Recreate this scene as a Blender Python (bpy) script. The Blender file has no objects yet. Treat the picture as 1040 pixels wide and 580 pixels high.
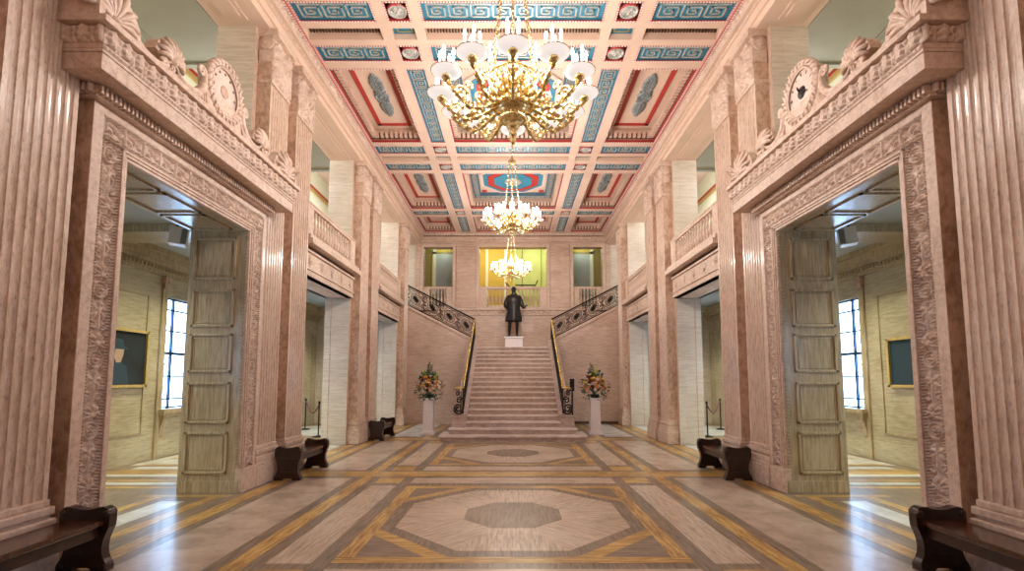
import bpy, math, random
import numpy as np
from mathutils import Vector, Matrix
random.seed(7)
PI = math.pi
scene = bpy.context.scene
COL = scene.collection

# ------------------------------------------------------------------ helpers
def T(o, label=None, cat=None, group=None, kind=None):
    if label: o['label'] = label
    if cat: o['category'] = cat
    if group: o['group'] = group
    if kind: o['kind'] = kind
    return o

def empty(name, loc=(0, 0, 0), rz=0.0, sc=1.0, parent=None):
    o = bpy.data.objects.new(name, None)
    COL.objects.link(o)
    o.location = loc
    o.rotation_euler = (0, 0, rz)
    o.scale = (sc, sc, sc)
    o.empty_display_size = .1
    if parent: o.parent = parent
    return o

def copy_tree(o, parent=None):
    c = o.copy()
    COL.objects.link(c)
    if parent is not None: c.parent = parent
    for ch in list(o.children):
        copy_tree(ch, c)
    return c

class MB:
    """collects geometry; build() links it as ONE mesh object"""
    def __init__(s):
        s.v = []; s.f = []; s.m = []; s.sm = []
    def add(s, vs, fs, mi=0, smooth=False):
        n = len(s.v)
        s.v.extend([tuple(p) for p in vs])
        for f in fs:
            s.f.append([i + n for i in f]); s.m.append(mi); s.sm.append(smooth)
        return s
    def box(s, x0, x1, y0, y1, z0, z1, mi=0):
        x0, x1 = min(x0, x1), max(x0, x1); y0, y1 = min(y0, y1), max(y0, y1); z0, z1 = min(z0, z1), max(z0, z1)
        s.add([(x0, y0, z0), (x1, y0, z0), (x1, y1, z0), (x0, y1, z0), (x0, y0, z1), (x1, y0, z1), (x1, y1, z1), (x0, y1, z1)],
              [(0, 3, 2, 1), (4, 5, 6, 7), (0, 1, 5, 4), (1, 2, 6, 5), (2, 3, 7, 6), (3, 0, 4, 7)], mi)
        return s
    def box6(s, x0, x1, y0, y1, z0, z1, ms):
        """a box with one material per side: -x +x -y +y -z +z"""
        x0, x1 = min(x0, x1), max(x0, x1)
        n = len(s.v)
        s.v += [(x0, y0, z0), (x1, y0, z0), (x1, y1, z0), (x0, y1, z0), (x0, y0, z1), (x1, y0, z1), (x1, y1, z1), (x0, y1, z1)]
        fs = [(3, 0, 4, 7), (1, 2, 6, 5), (0, 1, 5, 4), (2, 3, 7, 6), (0, 3, 2, 1), (4, 5, 6, 7)]
        for f, mi in zip(fs, ms):
            s.f.append([i + n for i in f]); s.m.append(mi); s.sm.append(False)
        return s
    def prism(s, pts, axis, a, b, mi=0, smooth=False):
        """polygon in the two other axes (order x<y<z) extruded along axis from a to b"""
        def P(p, t):
            return (t, p[0], p[1]) if axis == 'x' else ((p[0], t, p[1]) if axis == 'y' else (p[0], p[1], t))
        n = len(pts)
        vs = [P(p, a) for p in pts] + [P(p, b) for p in pts]
        s.add(vs, [tuple(range(n))[::-1], tuple(range(n, 2 * n))], mi)
        s.add(vs, [(i, (i + 1) % n, n + (i + 1) % n, n + i) for i in range(n)], mi, smooth)
        return s
    def lathe(s, prof, seg=16, c=(0, 0, 0), mi=0, smooth=True, axis='z', arc=None):
        vs = []; m = len(prof)
        for k in range(seg):
            a = 2 * PI * k / seg
            for r, z in prof:
                q = (r * math.cos(a), r * math.sin(a), z)
                if axis == 'x': q = (q[2], q[0], q[1])
                if axis == 'y': q = (q[0], q[2], q[1])
                vs.append((c[0] + q[0], c[1] + q[1], c[2] + q[2]))
        fs = []
        for k in range(seg):
            k2 = (k + 1) % seg
            for j in range(m - 1):
                fs.append((k * m + j, k2 * m + j, k2 * m + j + 1, k * m + j + 1))
        s.add(vs, fs, mi, smooth)
        return s
    def tube(s, pts, r, seg=6, mi=0, closed=False, smooth=True):
        pts = [Vector(p) for p in pts]
        n = len(pts)
        rs = r if isinstance(r, (list, tuple)) else [r] * n
        vs = []
        up = None
        for i, p in enumerate(pts):
            if closed: t = pts[(i + 1) % n] - pts[i - 1]
            else: t = pts[min(i + 1, n - 1)] - pts[max(i - 1, 0)]
            if t.length < 1e-9: t = Vector((0, 0, 1))
            t.normalize()
            if up is None:
                up = Vector((0, 0, 1)) if abs(t.z) < .9 else Vector((1, 0, 0))
            a = up - t * up.dot(t)
            if a.length < 1e-6: a = Vector((1, 0, 0)) if abs(t.x) < .9 else Vector((0, 1, 0)); a = a - t * a.dot(t)
            a.normalize(); up = a
            b = t.cross(a)
            for k in range(seg):
                w = 2 * PI * k / seg
                vs.append(p + (a * math.cos(w) + b * math.sin(w)) * rs[i])
        fs = []
        for i in range(n if closed else n - 1):
            j = (i + 1) % n
            for k in range(seg):
                k2 = (k + 1) % seg
                fs.append((i * seg + k, i * seg + k2, j * seg + k2, j * seg + k))
        if not closed:
            fs.append(tuple(range(seg))[::-1]); fs.append(tuple(range((n - 1) * seg, n * seg)))
        s.add(vs, fs, mi, smooth)
        return s
    def ball(s, c, r, seg=8, rings=5, mi=0, sc=(1, 1, 1)):
        vs = [(c[0], c[1], c[2] - r * sc[2])]
        for i in range(1, rings):
            ph = -PI / 2 + PI * i / rings
            for k in range(seg):
                a = 2 * PI * k / seg
                vs.append((c[0] + r * sc[0] * math.cos(ph) * math.cos(a), c[1] + r * sc[1] * math.cos(ph) * math.sin(a), c[2] + r * sc[2] * math.sin(ph)))
        vs.append((c[0], c[1], c[2] + r * sc[2]))
        fs = [(0, 1 + (k + 1) % seg, 1 + k) for k in range(seg)]
        for i in range(rings - 2):
            for k in range(seg):
                a = 1 + i * seg
                fs.append((a + k, a + (k + 1) % seg, a + seg + (k + 1) % seg, a + seg + k))
        L = len(vs) - 1; a = 1 + (rings - 2) * seg
        fs += [(L, a + k, a + (k + 1) % seg) for k in range(seg)]
        s.add(vs, fs, mi, True)
        return s
    def relief(s, o, U, V, N, w, h, step, hf, depth, mi=0, mfun=None):
        """a carved panel: height hf(u,v) in 0..1 over a w x h rectangle from corner o"""
        nu = max(2, int(round(w / step)) + 1); nv = max(2, int(round(h / step)) + 1)
        uu, vv = np.meshgrid(np.linspace(0, w, nu), np.linspace(0, h, nv), indexing='ij')
        H = np.clip(hf(uu, vv), 0, 1)
        H[0, :] = H[-1, :] = 0; H[:, 0] = H[:, -1] = 0
        o = np.array(o, float); U = np.array(U, float); V = np.array(V, float); N = np.array(N, float)
        P = o + uu[..., None] * U + vv[..., None] * V + (H * depth)[..., None] * N
        n = len(s.v)
        s.v.extend(map(tuple, P.reshape(-1, 3).tolist()))
        flip = np.dot(np.cross(U, V), N) < 0
        for i in range(nu - 1):
            for j in range(nv - 1):
                a = n + i * nv + j
                f = [a, a + nv, a + nv + 1, a + 1]
                if flip: f.reverse()
                s.f.append(f); s.sm.append(True)
                s.m.append(mi if mfun is None else (mi if H[i, j] < mfun else mi + 1))
        return s
    def build(s, name, mats, parent=None, S=1, kind=None, label=None, bevel=0, recalc=False):
        me = bpy.data.meshes.new(name)
        if S == -1 or S == 1:
            v = s.v if S == 1 else [(-p[0], p[1], p[2]) for p in s.v]
            f = s.f if S == 1 else [q[::-1] for q in s.f]
        me.from_pydata(v, [], f)
        if not isinstance(mats, (list, tuple)): mats = [mats]
        for m in mats: me.materials.append(m)
        me.polygons.foreach_set('material_index', s.m)
        me.polygons.foreach_set('use_smooth', s.sm)
        me.update()
        if recalc:
            import bmesh
            bm = bmesh.new(); bm.from_mesh(me); bmesh.ops.recalc_face_normals(bm, faces=bm.faces); bm.to_mesh(me); bm.free()
        o = bpy.data.objects.new(name, me)
        COL.objects.link(o)
        if parent is not None: o.parent = parent
        if kind: o['kind'] = kind
        if label: o['label'] = label
        if bevel:
            md = o.modifiers.new('bevel', 'BEVEL'); md.width = bevel; md.segments = 2; md.limit_method = 'ANGLE'
        return o

# ------------------------------------------------------------------ materials
def base_mat(name, rough=.5, metal=0, coat=0.0):
    m = bpy.data.materials.new(name); m.use_nodes = True
    nt = m.node_tree
    b = nt.nodes['Principled BSDF']
    b.inputs['Roughness'].default_value = rough
    b.inputs['Metallic'].default_value = metal
    if coat:
        b.inputs['Coat Weight'].default_value = coat
        b.inputs['Coat Roughness'].default_value = .12
    return m, nt, b

def flat(name, col, rough=.5, metal=0, coat=0, emit=0, var=.12, scale=20):
    m, nt, b = base_mat(name, rough, metal, coat)
    n = nt.nodes.new('ShaderNodeTexNoise'); n.inputs['Scale'].default_value = scale; n.inputs['Detail'].default_value = 3
    tc = nt.nodes.new('ShaderNodeTexCoord'); nt.links.new(tc.outputs['Object'], n.inputs['Vector'])
    r = nt.nodes.new('ShaderNodeValToRGB')
    r.color_ramp.elements[0].position = .3; r.color_ramp.elements[1].position = .7
    r.color_ramp.elements[0].color = [c * (1 - var) for c in col] + [1]
    r.color_ramp.elements[1].color = [min(1, c * (1 + var)) for c in col] + [1]
    nt.links.new(n.outputs['Fac'], r.inputs['Fac']); nt.links.new(r.outputs['Color'], b.inputs['Base Color'])
    if emit:
        b.inputs['Emission Color'].default_value = (*col, 1); b.inputs['Emission Strength'].default_value = emit
    return m

def stone(name, ca, cb, cc, sc=(3, 3, 25), rough=.45, coat=.25, brick=None, bump=.15, mort=None, pit=0.0, wave=None, rot=0):
    """veined marble / travertine: three tones along stretched noise, fine grain, optional coursing joints"""
    m, nt, b = base_mat(name, rough, 0, coat)
    N = nt.nodes.new; L = nt.links.new
    tc = N('ShaderNodeTexCoord')
    mr = N('ShaderNodeMapping'); mr.inputs['Rotation'].default_value = (0, 0, rot); L(tc.outputs['Object'], mr.inputs['Vector'])
    mp = N('ShaderNodeMapping'); mp.inputs['Scale'].default_value = sc
    L(mr.outputs['Vector'], mp.inputs['Vector'])
    n1 = N('ShaderNodeTexNoise'); n1.inputs['Scale'].default_value = 1; n1.inputs['Detail'].default_value = 6; n1.inputs['Roughness'].default_value = .62
    n1.inputs['Distortion'].default_value = .35
    L(mp.outputs['Vector'], n1.inputs['Vector'])
    n2 = N('ShaderNodeTexNoise'); n2.inputs['Scale'].default_value = 1.1; n2.inputs['Detail'].default_value = 3
    L(tc.outputs['Object'], n2.inputs['Vector'])
    r = N('ShaderNodeValToRGB'); e = r.color_ramp.elements
    e[0].position = .35; e[0].color = (*ca, 1); e[1].position = .65; e[1].color = (*cc, 1)
    k = e.new(.5); k.color = (*cb, 1)
    mx = N('ShaderNodeMath'); mx.operation = 'MULTIPLY_ADD'; mx.inputs[1].default_value = .5
    L(n2.outputs['Fac'], mx.inputs[0])
    sb = N('ShaderNodeMath'); sb.operation = 'SUBTRACT'; sb.inputs[1].default_value = .25
    L(n1.outputs['Fac'], sb.inputs[0]); L(sb.outputs[0], mx.inputs[2])
    L(mx.outputs[0], r.inputs['Fac'])
    col = r.outputs['Color']
    # dark pits and specks
    if pit:
        mp3 = N('ShaderNodeMapping'); mp3.inputs['Scale'].default_value = [x * 2.2 for x in sc]
        L(mr.outputs['Vector'], mp3.inputs['Vector'])
        n3 = N('ShaderNodeTexNoise'); n3.inputs['Scale'].default_value = 1; n3.inputs['Detail'].default_value = 5; n3.inputs['Roughness'].default_value = .7
        L(mp3.outputs['Vector'], n3.inputs['Vector'])
        r3 = N('ShaderNodeValToRGB'); r3.color_ramp.elements[0].position = .33; r3.color_ramp.elements[1].position = .46
        r3.color_ramp.elements[0].color = (1 - pit, 1 - pit, 1 - pit, 1); r3.color_ramp.elements[1].color = (1, 1, 1, 1)
        L(n3.outputs['Fac'], r3.inputs['Fac'])
        mm = N('ShaderNodeMixRGB'); mm.blend_type = 'MULTIPLY'; mm.inputs[0].default_value = 1
        L(col, mm.inputs[1]); L(r3.outputs['Color'], mm.inputs[2]); col = mm.outputs[0]
    hsrc = n1.outputs['Fac']
    if brick:
        sx = N('ShaderNodeSeparateXYZ'); L(tc.outputs['Object'], sx.inputs[0])
        ad = N('ShaderNodeMath'); ad.operation = 'ADD'; L(sx.outputs[0], ad.inputs[0]); L(sx.outputs[1], ad.inputs[1])
        cb_ = N('ShaderNodeCombineXYZ'); L(ad.outputs[0], cb_.inputs[0]); L(sx.outputs[2], cb_.inputs[1])
        bk = N('ShaderNodeTexBrick'); bk.inputs['Scale'].default_value = 1
        bk.inputs['Brick Width'].default_value = brick[0]; bk.inputs['Row Height'].default_value = brick[1]
        bk.inputs['Mortar Size'].default_value = .004; bk.inputs['Mortar Smooth'].default_value = .3
        bk.inputs['Color1'].default_value = (1, 1, 1, 1); bk.inputs['Color2'].default_value = (.9, .88, .86, 1)
        bk.inputs['Mortar'].default_value = (*(mort or (.6, .52, .45)), 1)
        L(cb_.outputs[0], bk.inputs['Vector'])
        mm = N('ShaderNodeMixRGB'); mm.blend_type = 'MULTIPLY'; mm.inputs[0].default_value = 1
        L(col, mm.inputs[1]); L(bk.outputs['Color'], mm.inputs[2]); col = mm.outputs[0]
    L(col, b.inputs['Base Color'])
    if bump:
        bp = N('ShaderNodeBump'); bp.inputs['Strength'].default_value = bump; bp.inputs['Distance'].default_value = .01
        L(hsrc, bp.inputs['Height']); L(bp.outputs['Normal'], b.inputs['Normal'])
    return m

M = {}
M['pink'] = stone('pink_travertine', (.53, .38, .285), (.64, .475, .37), (.70, .555, .455), (26, 26, 7), .36, .35, pit=.4)
M['pinkcarve'] = stone('carved_pink_stone', (.49, .345, .26), (.62, .455, .355), (.69, .535, .435), (16, 16, 16), .5, .1, pit=.2)
M['pinkwall'] = stone('coursed_pink_travertine', (.49, .335, .25), (.59, .425, .33), (.66, .50, .41), (3, 3, 26), .42, .25, brick=(1.1, .36), mort=(.8, .7, .62), pit=.15)
M['salmon'] = stone('salmon_mottled_stone_warm_light', (.38, .23, .15), (.54, .355, .25), (.64, .45, .33), (14, 14, 9), .4, .3, pit=.3)  # real mottling; the warm darker tone paints light on pilaster and jamb sides
M['white'] = stone('white_veined_marble', (.56, .48, .39), (.66, .58, .48), (.72, .645, .55), (3, 3, 34), .35, .3, brick=(1.4, .42), mort=(.75, .73, .68), pit=.15)
M['cream'] = stone('cream_travertine', (.29, .215, .115), (.42, .33, .19), (.52, .425, .27), (40, 40, 3.0), .34, .35, pit=.3)
M['creamwall'] = stone('coursed_cream_travertine', (.36, .30, .185), (.46, .40, .26), (.54, .48, .34), (3, 3, 30), .32, .4, brick=(1.3, .40), mort=(.75, .7, .62), pit=.2)
M['step'] = stone('pale_pink_step_marble', (.36, .25, .205), (.45, .33, .275), (.52, .40, .345), (7, 12, 12), .3, .4, pit=.2)  # riser shade is put into this darker tone; caps and blocks share it
M['nosing'] = stone('painted_lit_nosing', (.60, .48, .41), (.70, .59, .53), (.78, .68, .62), (5, 9, 9), .3, .4)  # lighter tone paints the light caught along each step edge
M['ceil'] = flat('peach_plaster', (.70, .52, .41), .7, var=.05, scale=2)
M['ceilp'] = flat('pink_plaster', (.72, .48, .42), .7, var=.05, scale=2)
M['blue'] = flat('peacock_blue_paint', (.03, .22, .34), .5, var=.15, scale=6)
M['red'] = flat('signal_red_paint', (.45, .035, .03), .5, var=.1)
M['leafgrey'] = flat('blue_grey_leaf_relief', (.20, .23, .235), .4, .2, var=.4, scale=30)
M['silver'] = flat('silver_gilt_relief', (.46, .46, .42), .4, .2, var=.3, scale=30)
M['goldline'] = flat('gold_paint', (.62, .45, .16), .4, .4, var=.2)
M['beadw'] = flat('white_bead', (.80, .70, .66), .5, var=.05)
M['dentil_shade'] = flat('painted_dentil_shade', (.16, .075, .045), .7)  # painted shade for the gaps between the ceiling dentils
M['dark'] = flat('shadow_gap_brown', (.10, .06, .04), .8)
M['gold'] = flat('polished_ormolu', (.86, .62, .30), .27, 1, var=.35, scale=45)
M['brass'] = flat('brass_handrail', (.75, .50, .16), .26, .9, var=.2)
M['glass_dish'] = flat('frosted_cut_glass', (.90, .86, .84), .25, var=.10, scale=70, emit=.75)
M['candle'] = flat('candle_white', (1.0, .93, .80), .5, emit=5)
M['flame'] = flat('lamp_bulb', (1.0, .92, .80), .5, emit=45, var=0)
M['wood'] = flat('dark_mahogany', (.022, .0065, .004), .3, var=.5, scale=14, coat=.25)
M['woodtop'] = flat('polished_mahogany_seat', (.06, .02, .010), .22, var=.4, scale=14, coat=.4)
M['iron'] = flat('black_wrought_iron', (.018, .016, .015), .4, .6, var=.2)
M['bronze'] = flat('dark_bronze', (.022, .019, .018), .42, .7, var=.3, scale=12)
M['whitepaint'] = flat('white_painted_plinth', (.80, .75, .75), .45, var=.03)
M['vault'] = flat('grey_green_plaster', (.33, .32, .26), .7, var=.04, scale=2)
M['yellow'] = flat('ochre_wall_paint', (.62, .44, .06), .6, var=.06, scale=3)
M['green'] = flat('lime_wall_paint', (.55, .62, .22), .6, var=.06, scale=3)
M['creampaint'] = flat('cream_moulding', (.80, .82, .62), .5, var=.03)
M['greypanel'] = flat('grey_panel', (.42, .45, .44), .5, var=.06, scale=2)
M['olive'] = flat('olive_gilt_trim', (.28, .22, .06), .5, var=.2)
M['frameb'] = flat('blue_black_window_metal', (.02, .05, .12), .4, .3)
M['plastic'] = flat('white_plastic_housing', (.72, .72, .70), .4, var=.03)
M['darkplastic'] = flat('grey_speaker_grille', (.2, .2, .2), .6)
M['canvas'] = flat('dark_slate_canvas', (.007, .012, .016), .75, var=.5, scale=3)
M['skin'] = flat('painted_face_tone', (.42, .28, .2), .6)
M['rope'] = flat('dark_red_rope', (.12, .01, .015), .7)
M['dial'] = flat('pale_stone_dial', (.70, .55, .47), .5, var=.06)
M['numeral'] = flat('grey_brown_numeral', (.22, .15, .12), .6)
M['gstem'] = flat('leaf_green', (.03, .085, .02), .5, var=.4)
M['dgreen'] = flat('dark_blue_green_leaf', (.02, .06, .035), .5, var=.4)
M['lime'] = flat('lime_gladiolus', (.42, .52, .05), .5, var=.3)
FL = [flat('petal_orange', (.75, .30, .06), .6), flat('petal_yellow', (.80, .55, .08), .6), flat('petal_cream', (.85, .70, .50), .6),
      flat('petal_burgundy', (.12, .01, .02), .6), flat('petal_peach', (.80, .42, .22), .6), flat('petal_white', (.85, .80, .74), .6)]

def fstone(name, a, b_, c, rot=0, rough=.34):
    m = stone(name, a, b_, c, (3, 34, 1), rough, .22, pit=.6, bump=.06, rot=rot)
    return m
F = {
 'yx': fstone('ochre_travertine_strip_along', (.24, .115, .025), (.47, .27, .07), (.64, .42, .14), PI / 2),
 'yc': fstone('ochre_travertine_strip_across', (.24, .115, .025), (.47, .27, .07), (.64, .42, .14), 0),
 'bx': fstone('brown_travertine_strip', (.12, .085, .055), (.21, .15, .105), (.28, .205, .15), PI / 2),
 'bc': fstone('brown_travertine_across', (.12, .085, .055), (.21, .15, .105), (.28, .205, .15), 0),
 'px': fstone('pale_pink_travertine_slab', (.34, .25, .175), (.50, .38, .28), (.60, .475, .37), PI / 2),
 'pc': fstone('pale_pink_travertine_across', (.34, .25, .175), (.50, .38, .28), (.60, .475, .37), 0),
 'pd': fstone('pale_pink_travertine_diagonal', (.34, .25, .175), (.50, .38, .28), (.60, .475, .37), -PI / 4),
 'pe': fstone('pale_pink_travertine_other_diagonal', (.34, .25, .175), (.50, .38, .28), (.60, .475, .37), PI / 4),
 'pm': stone('pale_marble_slab', (.35, .255, .19), (.46, .35, .27), (.53, .42, .34), (3, 3, 1), .32, .25, pit=.25, bump=.03),
 'w': stone('bluish_white_marble', (.42, .43, .42), (.56, .57, .56), (.66, .67, .66), (3, 3, 1), .3, .3, pit=.15, bump=.03),
}
FK = list(F); FM = [F[k] for k in FK]

# ------------------------------------------------------------------ carving height functions
def rosette(u, v, R, n=8):
    r = np.hypot(u, v); a = np.arctan2(v, u)
    pet = .55 + .35 * np.abs(np.cos(n / 2 * a))
    h = np.where(r < R * .28, .9 * np.sqrt(np.clip(1 - (r / (R * .28)) ** 2, 0, 1)) + .1,
        np.where(r < R * .62, pet * np.sin((r / R - .28) / .34 * PI) ,
        np.where(r < R * .72, .15, np.where(r < R, .75 * np.sin((r / R - .72) / .28 * PI), 0))))
    return h
def palmette(u, v, R, n=9):
    """fan of lobes rising from (0,0)"""
    r = np.hypot(u, v); a = np.arctan2(u, v + 1e-6)
    env = R * (1 - .35 * (np.abs(a) / PI) ** 1.2)
    lob = np.abs(np.cos(a * n / 2)) ** .6
    h = np.where((r < env) & (np.abs(a) < 2.5), lob * np.clip(np.sin(np.clip(r / env, 0, 1) * PI * .9 + .15), 0, 1), 0)
    return np.where(r < R * .2, .85, h)
def beads(t, w, c, hw, pitch):
    """row of beads: t along, w across, centre c, half width hw"""
    d = np.hypot((np.mod(t, pitch) - pitch / 2) * (2 * hw / pitch), w - c)
    return np.where(d < hw, np.sqrt(np.clip(1 - (d / hw) ** 2, 0, 1)), 0)
def spiral(u, v, R, turns=2.2, sgn=1):
    r = np.hypot(u, v) / R; a = sgn * np.arctan2(v, u)
    return np.where(r < 1, .5 + .5 * np.cos(a + turns * 2 * PI * r), 0)
def band_up(W):
    P = .66
    def f(u, v):
        x = u - W / 2; t = np.mod(v, P)
        h = rosette(x, t - .11, .088)
        h = np.maximum(h, palmette(x, t - .26, .12, 9))
        h = np.maximum(h, .8 * palmette(x * 1.3, .58 - t, .15, 7))
        for sg in (-1, 1):
            h = np.maximum(h, .75 * spiral(x - sg * .055, t - .43, .048, 1.6, sg))
            h = np.maximum(h, .7 * spiral(x - sg * .06, t - .60, .04, 1.5, -sg))
        stem = np.where(np.abs(x) < .012, .7, 0)
        h = np.maximum(h, stem * ((t > .2)))
        h = np.where(np.abs(x) < W / 2 - .03, h * .9, 0)
        h = np.maximum(h, beads(v, u, .014, .012, .03)); h = np.maximum(h, beads(v, u, W - .014, .012, .03))
        return h
    return f
def band_across(W):
    P = .25
    def f(u, v):            # u along, v up
        t = np.mod(u, P)
        h = palmette(t - P * .5, v - .055, .15, 7)
        s = (t + P / 2) % P - P / 2
        leaf = np.where(np.abs(s) < .035 * np.sin(np.clip((v - .03) / (W - .06), 0, 1) * PI) ** .5 + .004, .7 + .3 * np.cos(s * 160), 0)
        h = np.maximum(h, leaf)
        for sg in (-1, 1):
            h = np.maximum(h, .8 * spiral(t - P / 2 - sg * .05, v - .045, .036, 1.4, sg))
        h = np.where((v > .028) & (v < W - .028), h, 0)
        h = np.maximum(h, beads(u, v, .013, .011, .03)); h = np.maximum(h, beads(u, v, W - .013, .011, .03))
        return h
    return f
def eggdart(P, W):
    def f(u, v):
        t = np.mod(u, P) - P / 2
        d = np.hypot(t / (P * .34), (v - W * .52) / (W * .46))
        h = np.where(d < 1, .35 + .65 * np.sqrt(np.clip(1 - d * d, 0, 1)), 0)
        h = np.maximum(h, np.where((d > 1.1) & (d < 1.35), .55, 0))
        h = np.maximum(h, np.where(np.abs(np.abs(t) - P / 2) < P * .07, .6, 0))
        return h
    return f
def acanthus(W, H):
    def f(u, v):
        x = u - W / 2
        h = palmette(x, v - H * .30, H * .42, 11)
        for sg in (-1, 1):
            h = np.maximum(h, spiral(x - sg * W * .30, v - H * .80, W * .17, 1.8, sg))
            h = np.maximum(h, .9 * spiral(x - sg * W * .26, v - H * .26, W * .16, 1.7, -sg))
            h = np.maximum(h, .8 * palmette(x - sg * W * .36, v - H * .42, W * .16, 7))
        h = np.maximum(h, .8 * palmette(x * 1.2, v - .02, H * .24, 7))
        h = np.where((u < .02) | (u > W - .02), .5, h)
        return h
    return f

# ------------------------------------------------------------------ camera
cam = bpy.data.cameras.new('camera'); co = bpy.data.objects.new('camera', cam); COL.objects.link(co)
cam.sensor_width = 36; cam.lens = 504 / 1040 * 36
TH = math.radians(4.9)
co.location = (0, 0, 1.6); co.rotation_euler = (PI / 2 + TH, 0, 0)
py_p = 386 - 504 * math.tan(TH)
cam.shift_x = -1 / 1040; cam.shift_y = (py_p - 290) / 1040
cam.clip_start = .05; cam.clip_end = 200
scene.camera = co

YB = -2.5            # back end of the built hall
ZC = 7.8             # underside of the ceiling ribs
# ------------------------------------------------------------------ floor
fl = MB()
def fpoly(pts, k, lvl):
    z = .0006 * lvl
    fl.add([(p[0], p[1], z) for p in pts], [tuple(range(len(pts)))], FK.index(k))
def frect(x0, x1, y0, y1, k, lvl, both=True):
    fpoly([(x0, y0), (x1, y0), (x1, y1), (x0, y1)], k, lvl)
    if both: fpoly([(-x1, y0), (-x0, y0), (-x0, y1), (-x1, y1)], k, lvl)
fl.add([(-7.6, YB, 0), (7.6, YB, 0), (7.6, 21, 0), (-7.6, 21, 0)], [(0, 1, 2, 3)], FK.index('bx'))
PITCH = 5.03
def octv(cy, a, k=.4142):
    return [(a, cy - a * k), (a, cy + a * k), (a * k, cy + a), (-a * k, cy + a), (-a, cy + a * k), (-a, cy - a * k), (-a * k, cy - a), (a * k, cy - a)]
for cy in (6.09 - PITCH, 6.09, 6.09 + PITCH):
    # square frame in ochre strips
    frect(-1.6, 1.6, cy - 1.59, cy + 1.59, 'bc', 1, False)
    frect(1.44, 1.6, cy - 1.59, cy + 1.59, 'yx', 2)
    frect(-1.6, 1.6, cy - 1.59, cy - 1.44, 'yc', 3, False)
    frect(-1.6, 1.6, cy + 1.44, cy + 1.59, 'yc', 3, False)
    for sx in (-1, 1):
        for sy in (-1, 1):
            k = 'yc'
            P0 = [(1.44, .56), (1.44, .80), (.80, 1.44), (.56, 1.44)]
            q = [(sx * a, cy + sy * b) for a, b in P0]
            if sx * sy < 0: q.reverse()
            fpoly(q, k, 2)
    fpoly(octv(cy, 1.43), 'bx', 4)
    ov = octv(cy, 1.28)
    for i in range(8):                       # pale slabs radiate around the octagon
        a, b2 = ov[i], ov[(i + 1) % 8]
        fpoly([(0, cy), a, b2], ['pc', 'pd', 'px', 'pe'][i % 4], 5)
    fpoly(octv(cy, .565), 'bx', 6)
    # side slabs
    y0, y1 = cy - 1.60, cy + 1.62
    frect(1.77, 2.17, y0, y1, 'px', 1)
    # cross bands after the square
    yb = cy + 1.59
    frect(-1.6, 1.6, yb + .20, yb + .63, 'pc', 1, False)
    frect(-1.6, 1.6, yb + 1.30, yb + 1.72, 'pc', 1, False) if yb < 12 else None
    frect(1.77, 2.17, yb + .22, yb + .63, 'yc', 1)
    frect(1.77, 2.17, yb + 1.30, yb + 1.70, 'yc', 1) if yb < 12 else None
    frect(-7.3, 7.3, yb + .75, yb + 1.19, 'yc', 2, False)
    # broad marble slabs
    frect(2.63, 3.43, cy - 2.1, cy + 2.2, 'pm', 1)
frect(2.31, 2.49, YB, 13.3, 'yx', 3)
frect(2.31, 2.49, 13.9, 18.3, 'yx', 3)
frect(3.57, 3.78, YB, 18.3, 'yx', 3)
frect(2.63, 3.43, 14.25, 18.3, 'w', 1)
frect(1.5, 3.5, 13.42, 13.75, 'yc', 4)
frect(3.9, 4.15, 9.4, 12.5, 'yx', 3)
frect(3.9, 4.15, 14.4, 17.6, 'yx', 3)
frect(4.2, 7.2, 9.5, 12.4, 'w', 1)
frect(4.2, 7.2, 14.5, 17.5, 'w', 1)
# pattern in the doorways and aisles
for yy in (5.98, 5.98 - PITCH):
    frect(4.02, 4.18, yy - 1.1, yy + 1.1, 'yx', 3)
    frect(4.34, 4.66, yy - 1.0, yy + .75, 'w', 2)
    frect(4.80, 4.95, yy - 1.1, yy + 1.1, 'yx', 3)
    frect(3.9, 5.2, yy + .98, yy + 1.1, 'yc', 4)
    for k_ in range(2):
        x_ = 5.15 + k_ * .45
        for sx in (-1, 1):
            q = [(sx * x_, yy - .9), (sx * (x_ + .18), yy - .9), (sx * (x_ + .9), yy + .6), (sx * (x_ + .72), yy + .6)]
            if sx < 0: q.reverse()
            fpoly(q, 'yx', 3)
for yy in (7.5, 8.0, 8.9, 9.5, 10.3):
    frect(5.0, 7.0, yy, yy + .13, 'yc', 4)
for yy in (7.75, 8.4):
    frect(5.2, 6.9, yy, yy + .2, 'w', 3)
frect(5.2, 6.9, 9.1, 9.35, 'w', 3)
floor = fl.build('floor', FM); floor['kind'] = 'structure'
# slab body under the paving
g = MB(); g.box(-7.6, 7.6, YB, 24, -.3, -.002); g.build('floor', FM[FK.index('bc')], kind='structure')

# ------------------------------------------------------------------ ceiling
ceil = MB()
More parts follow.
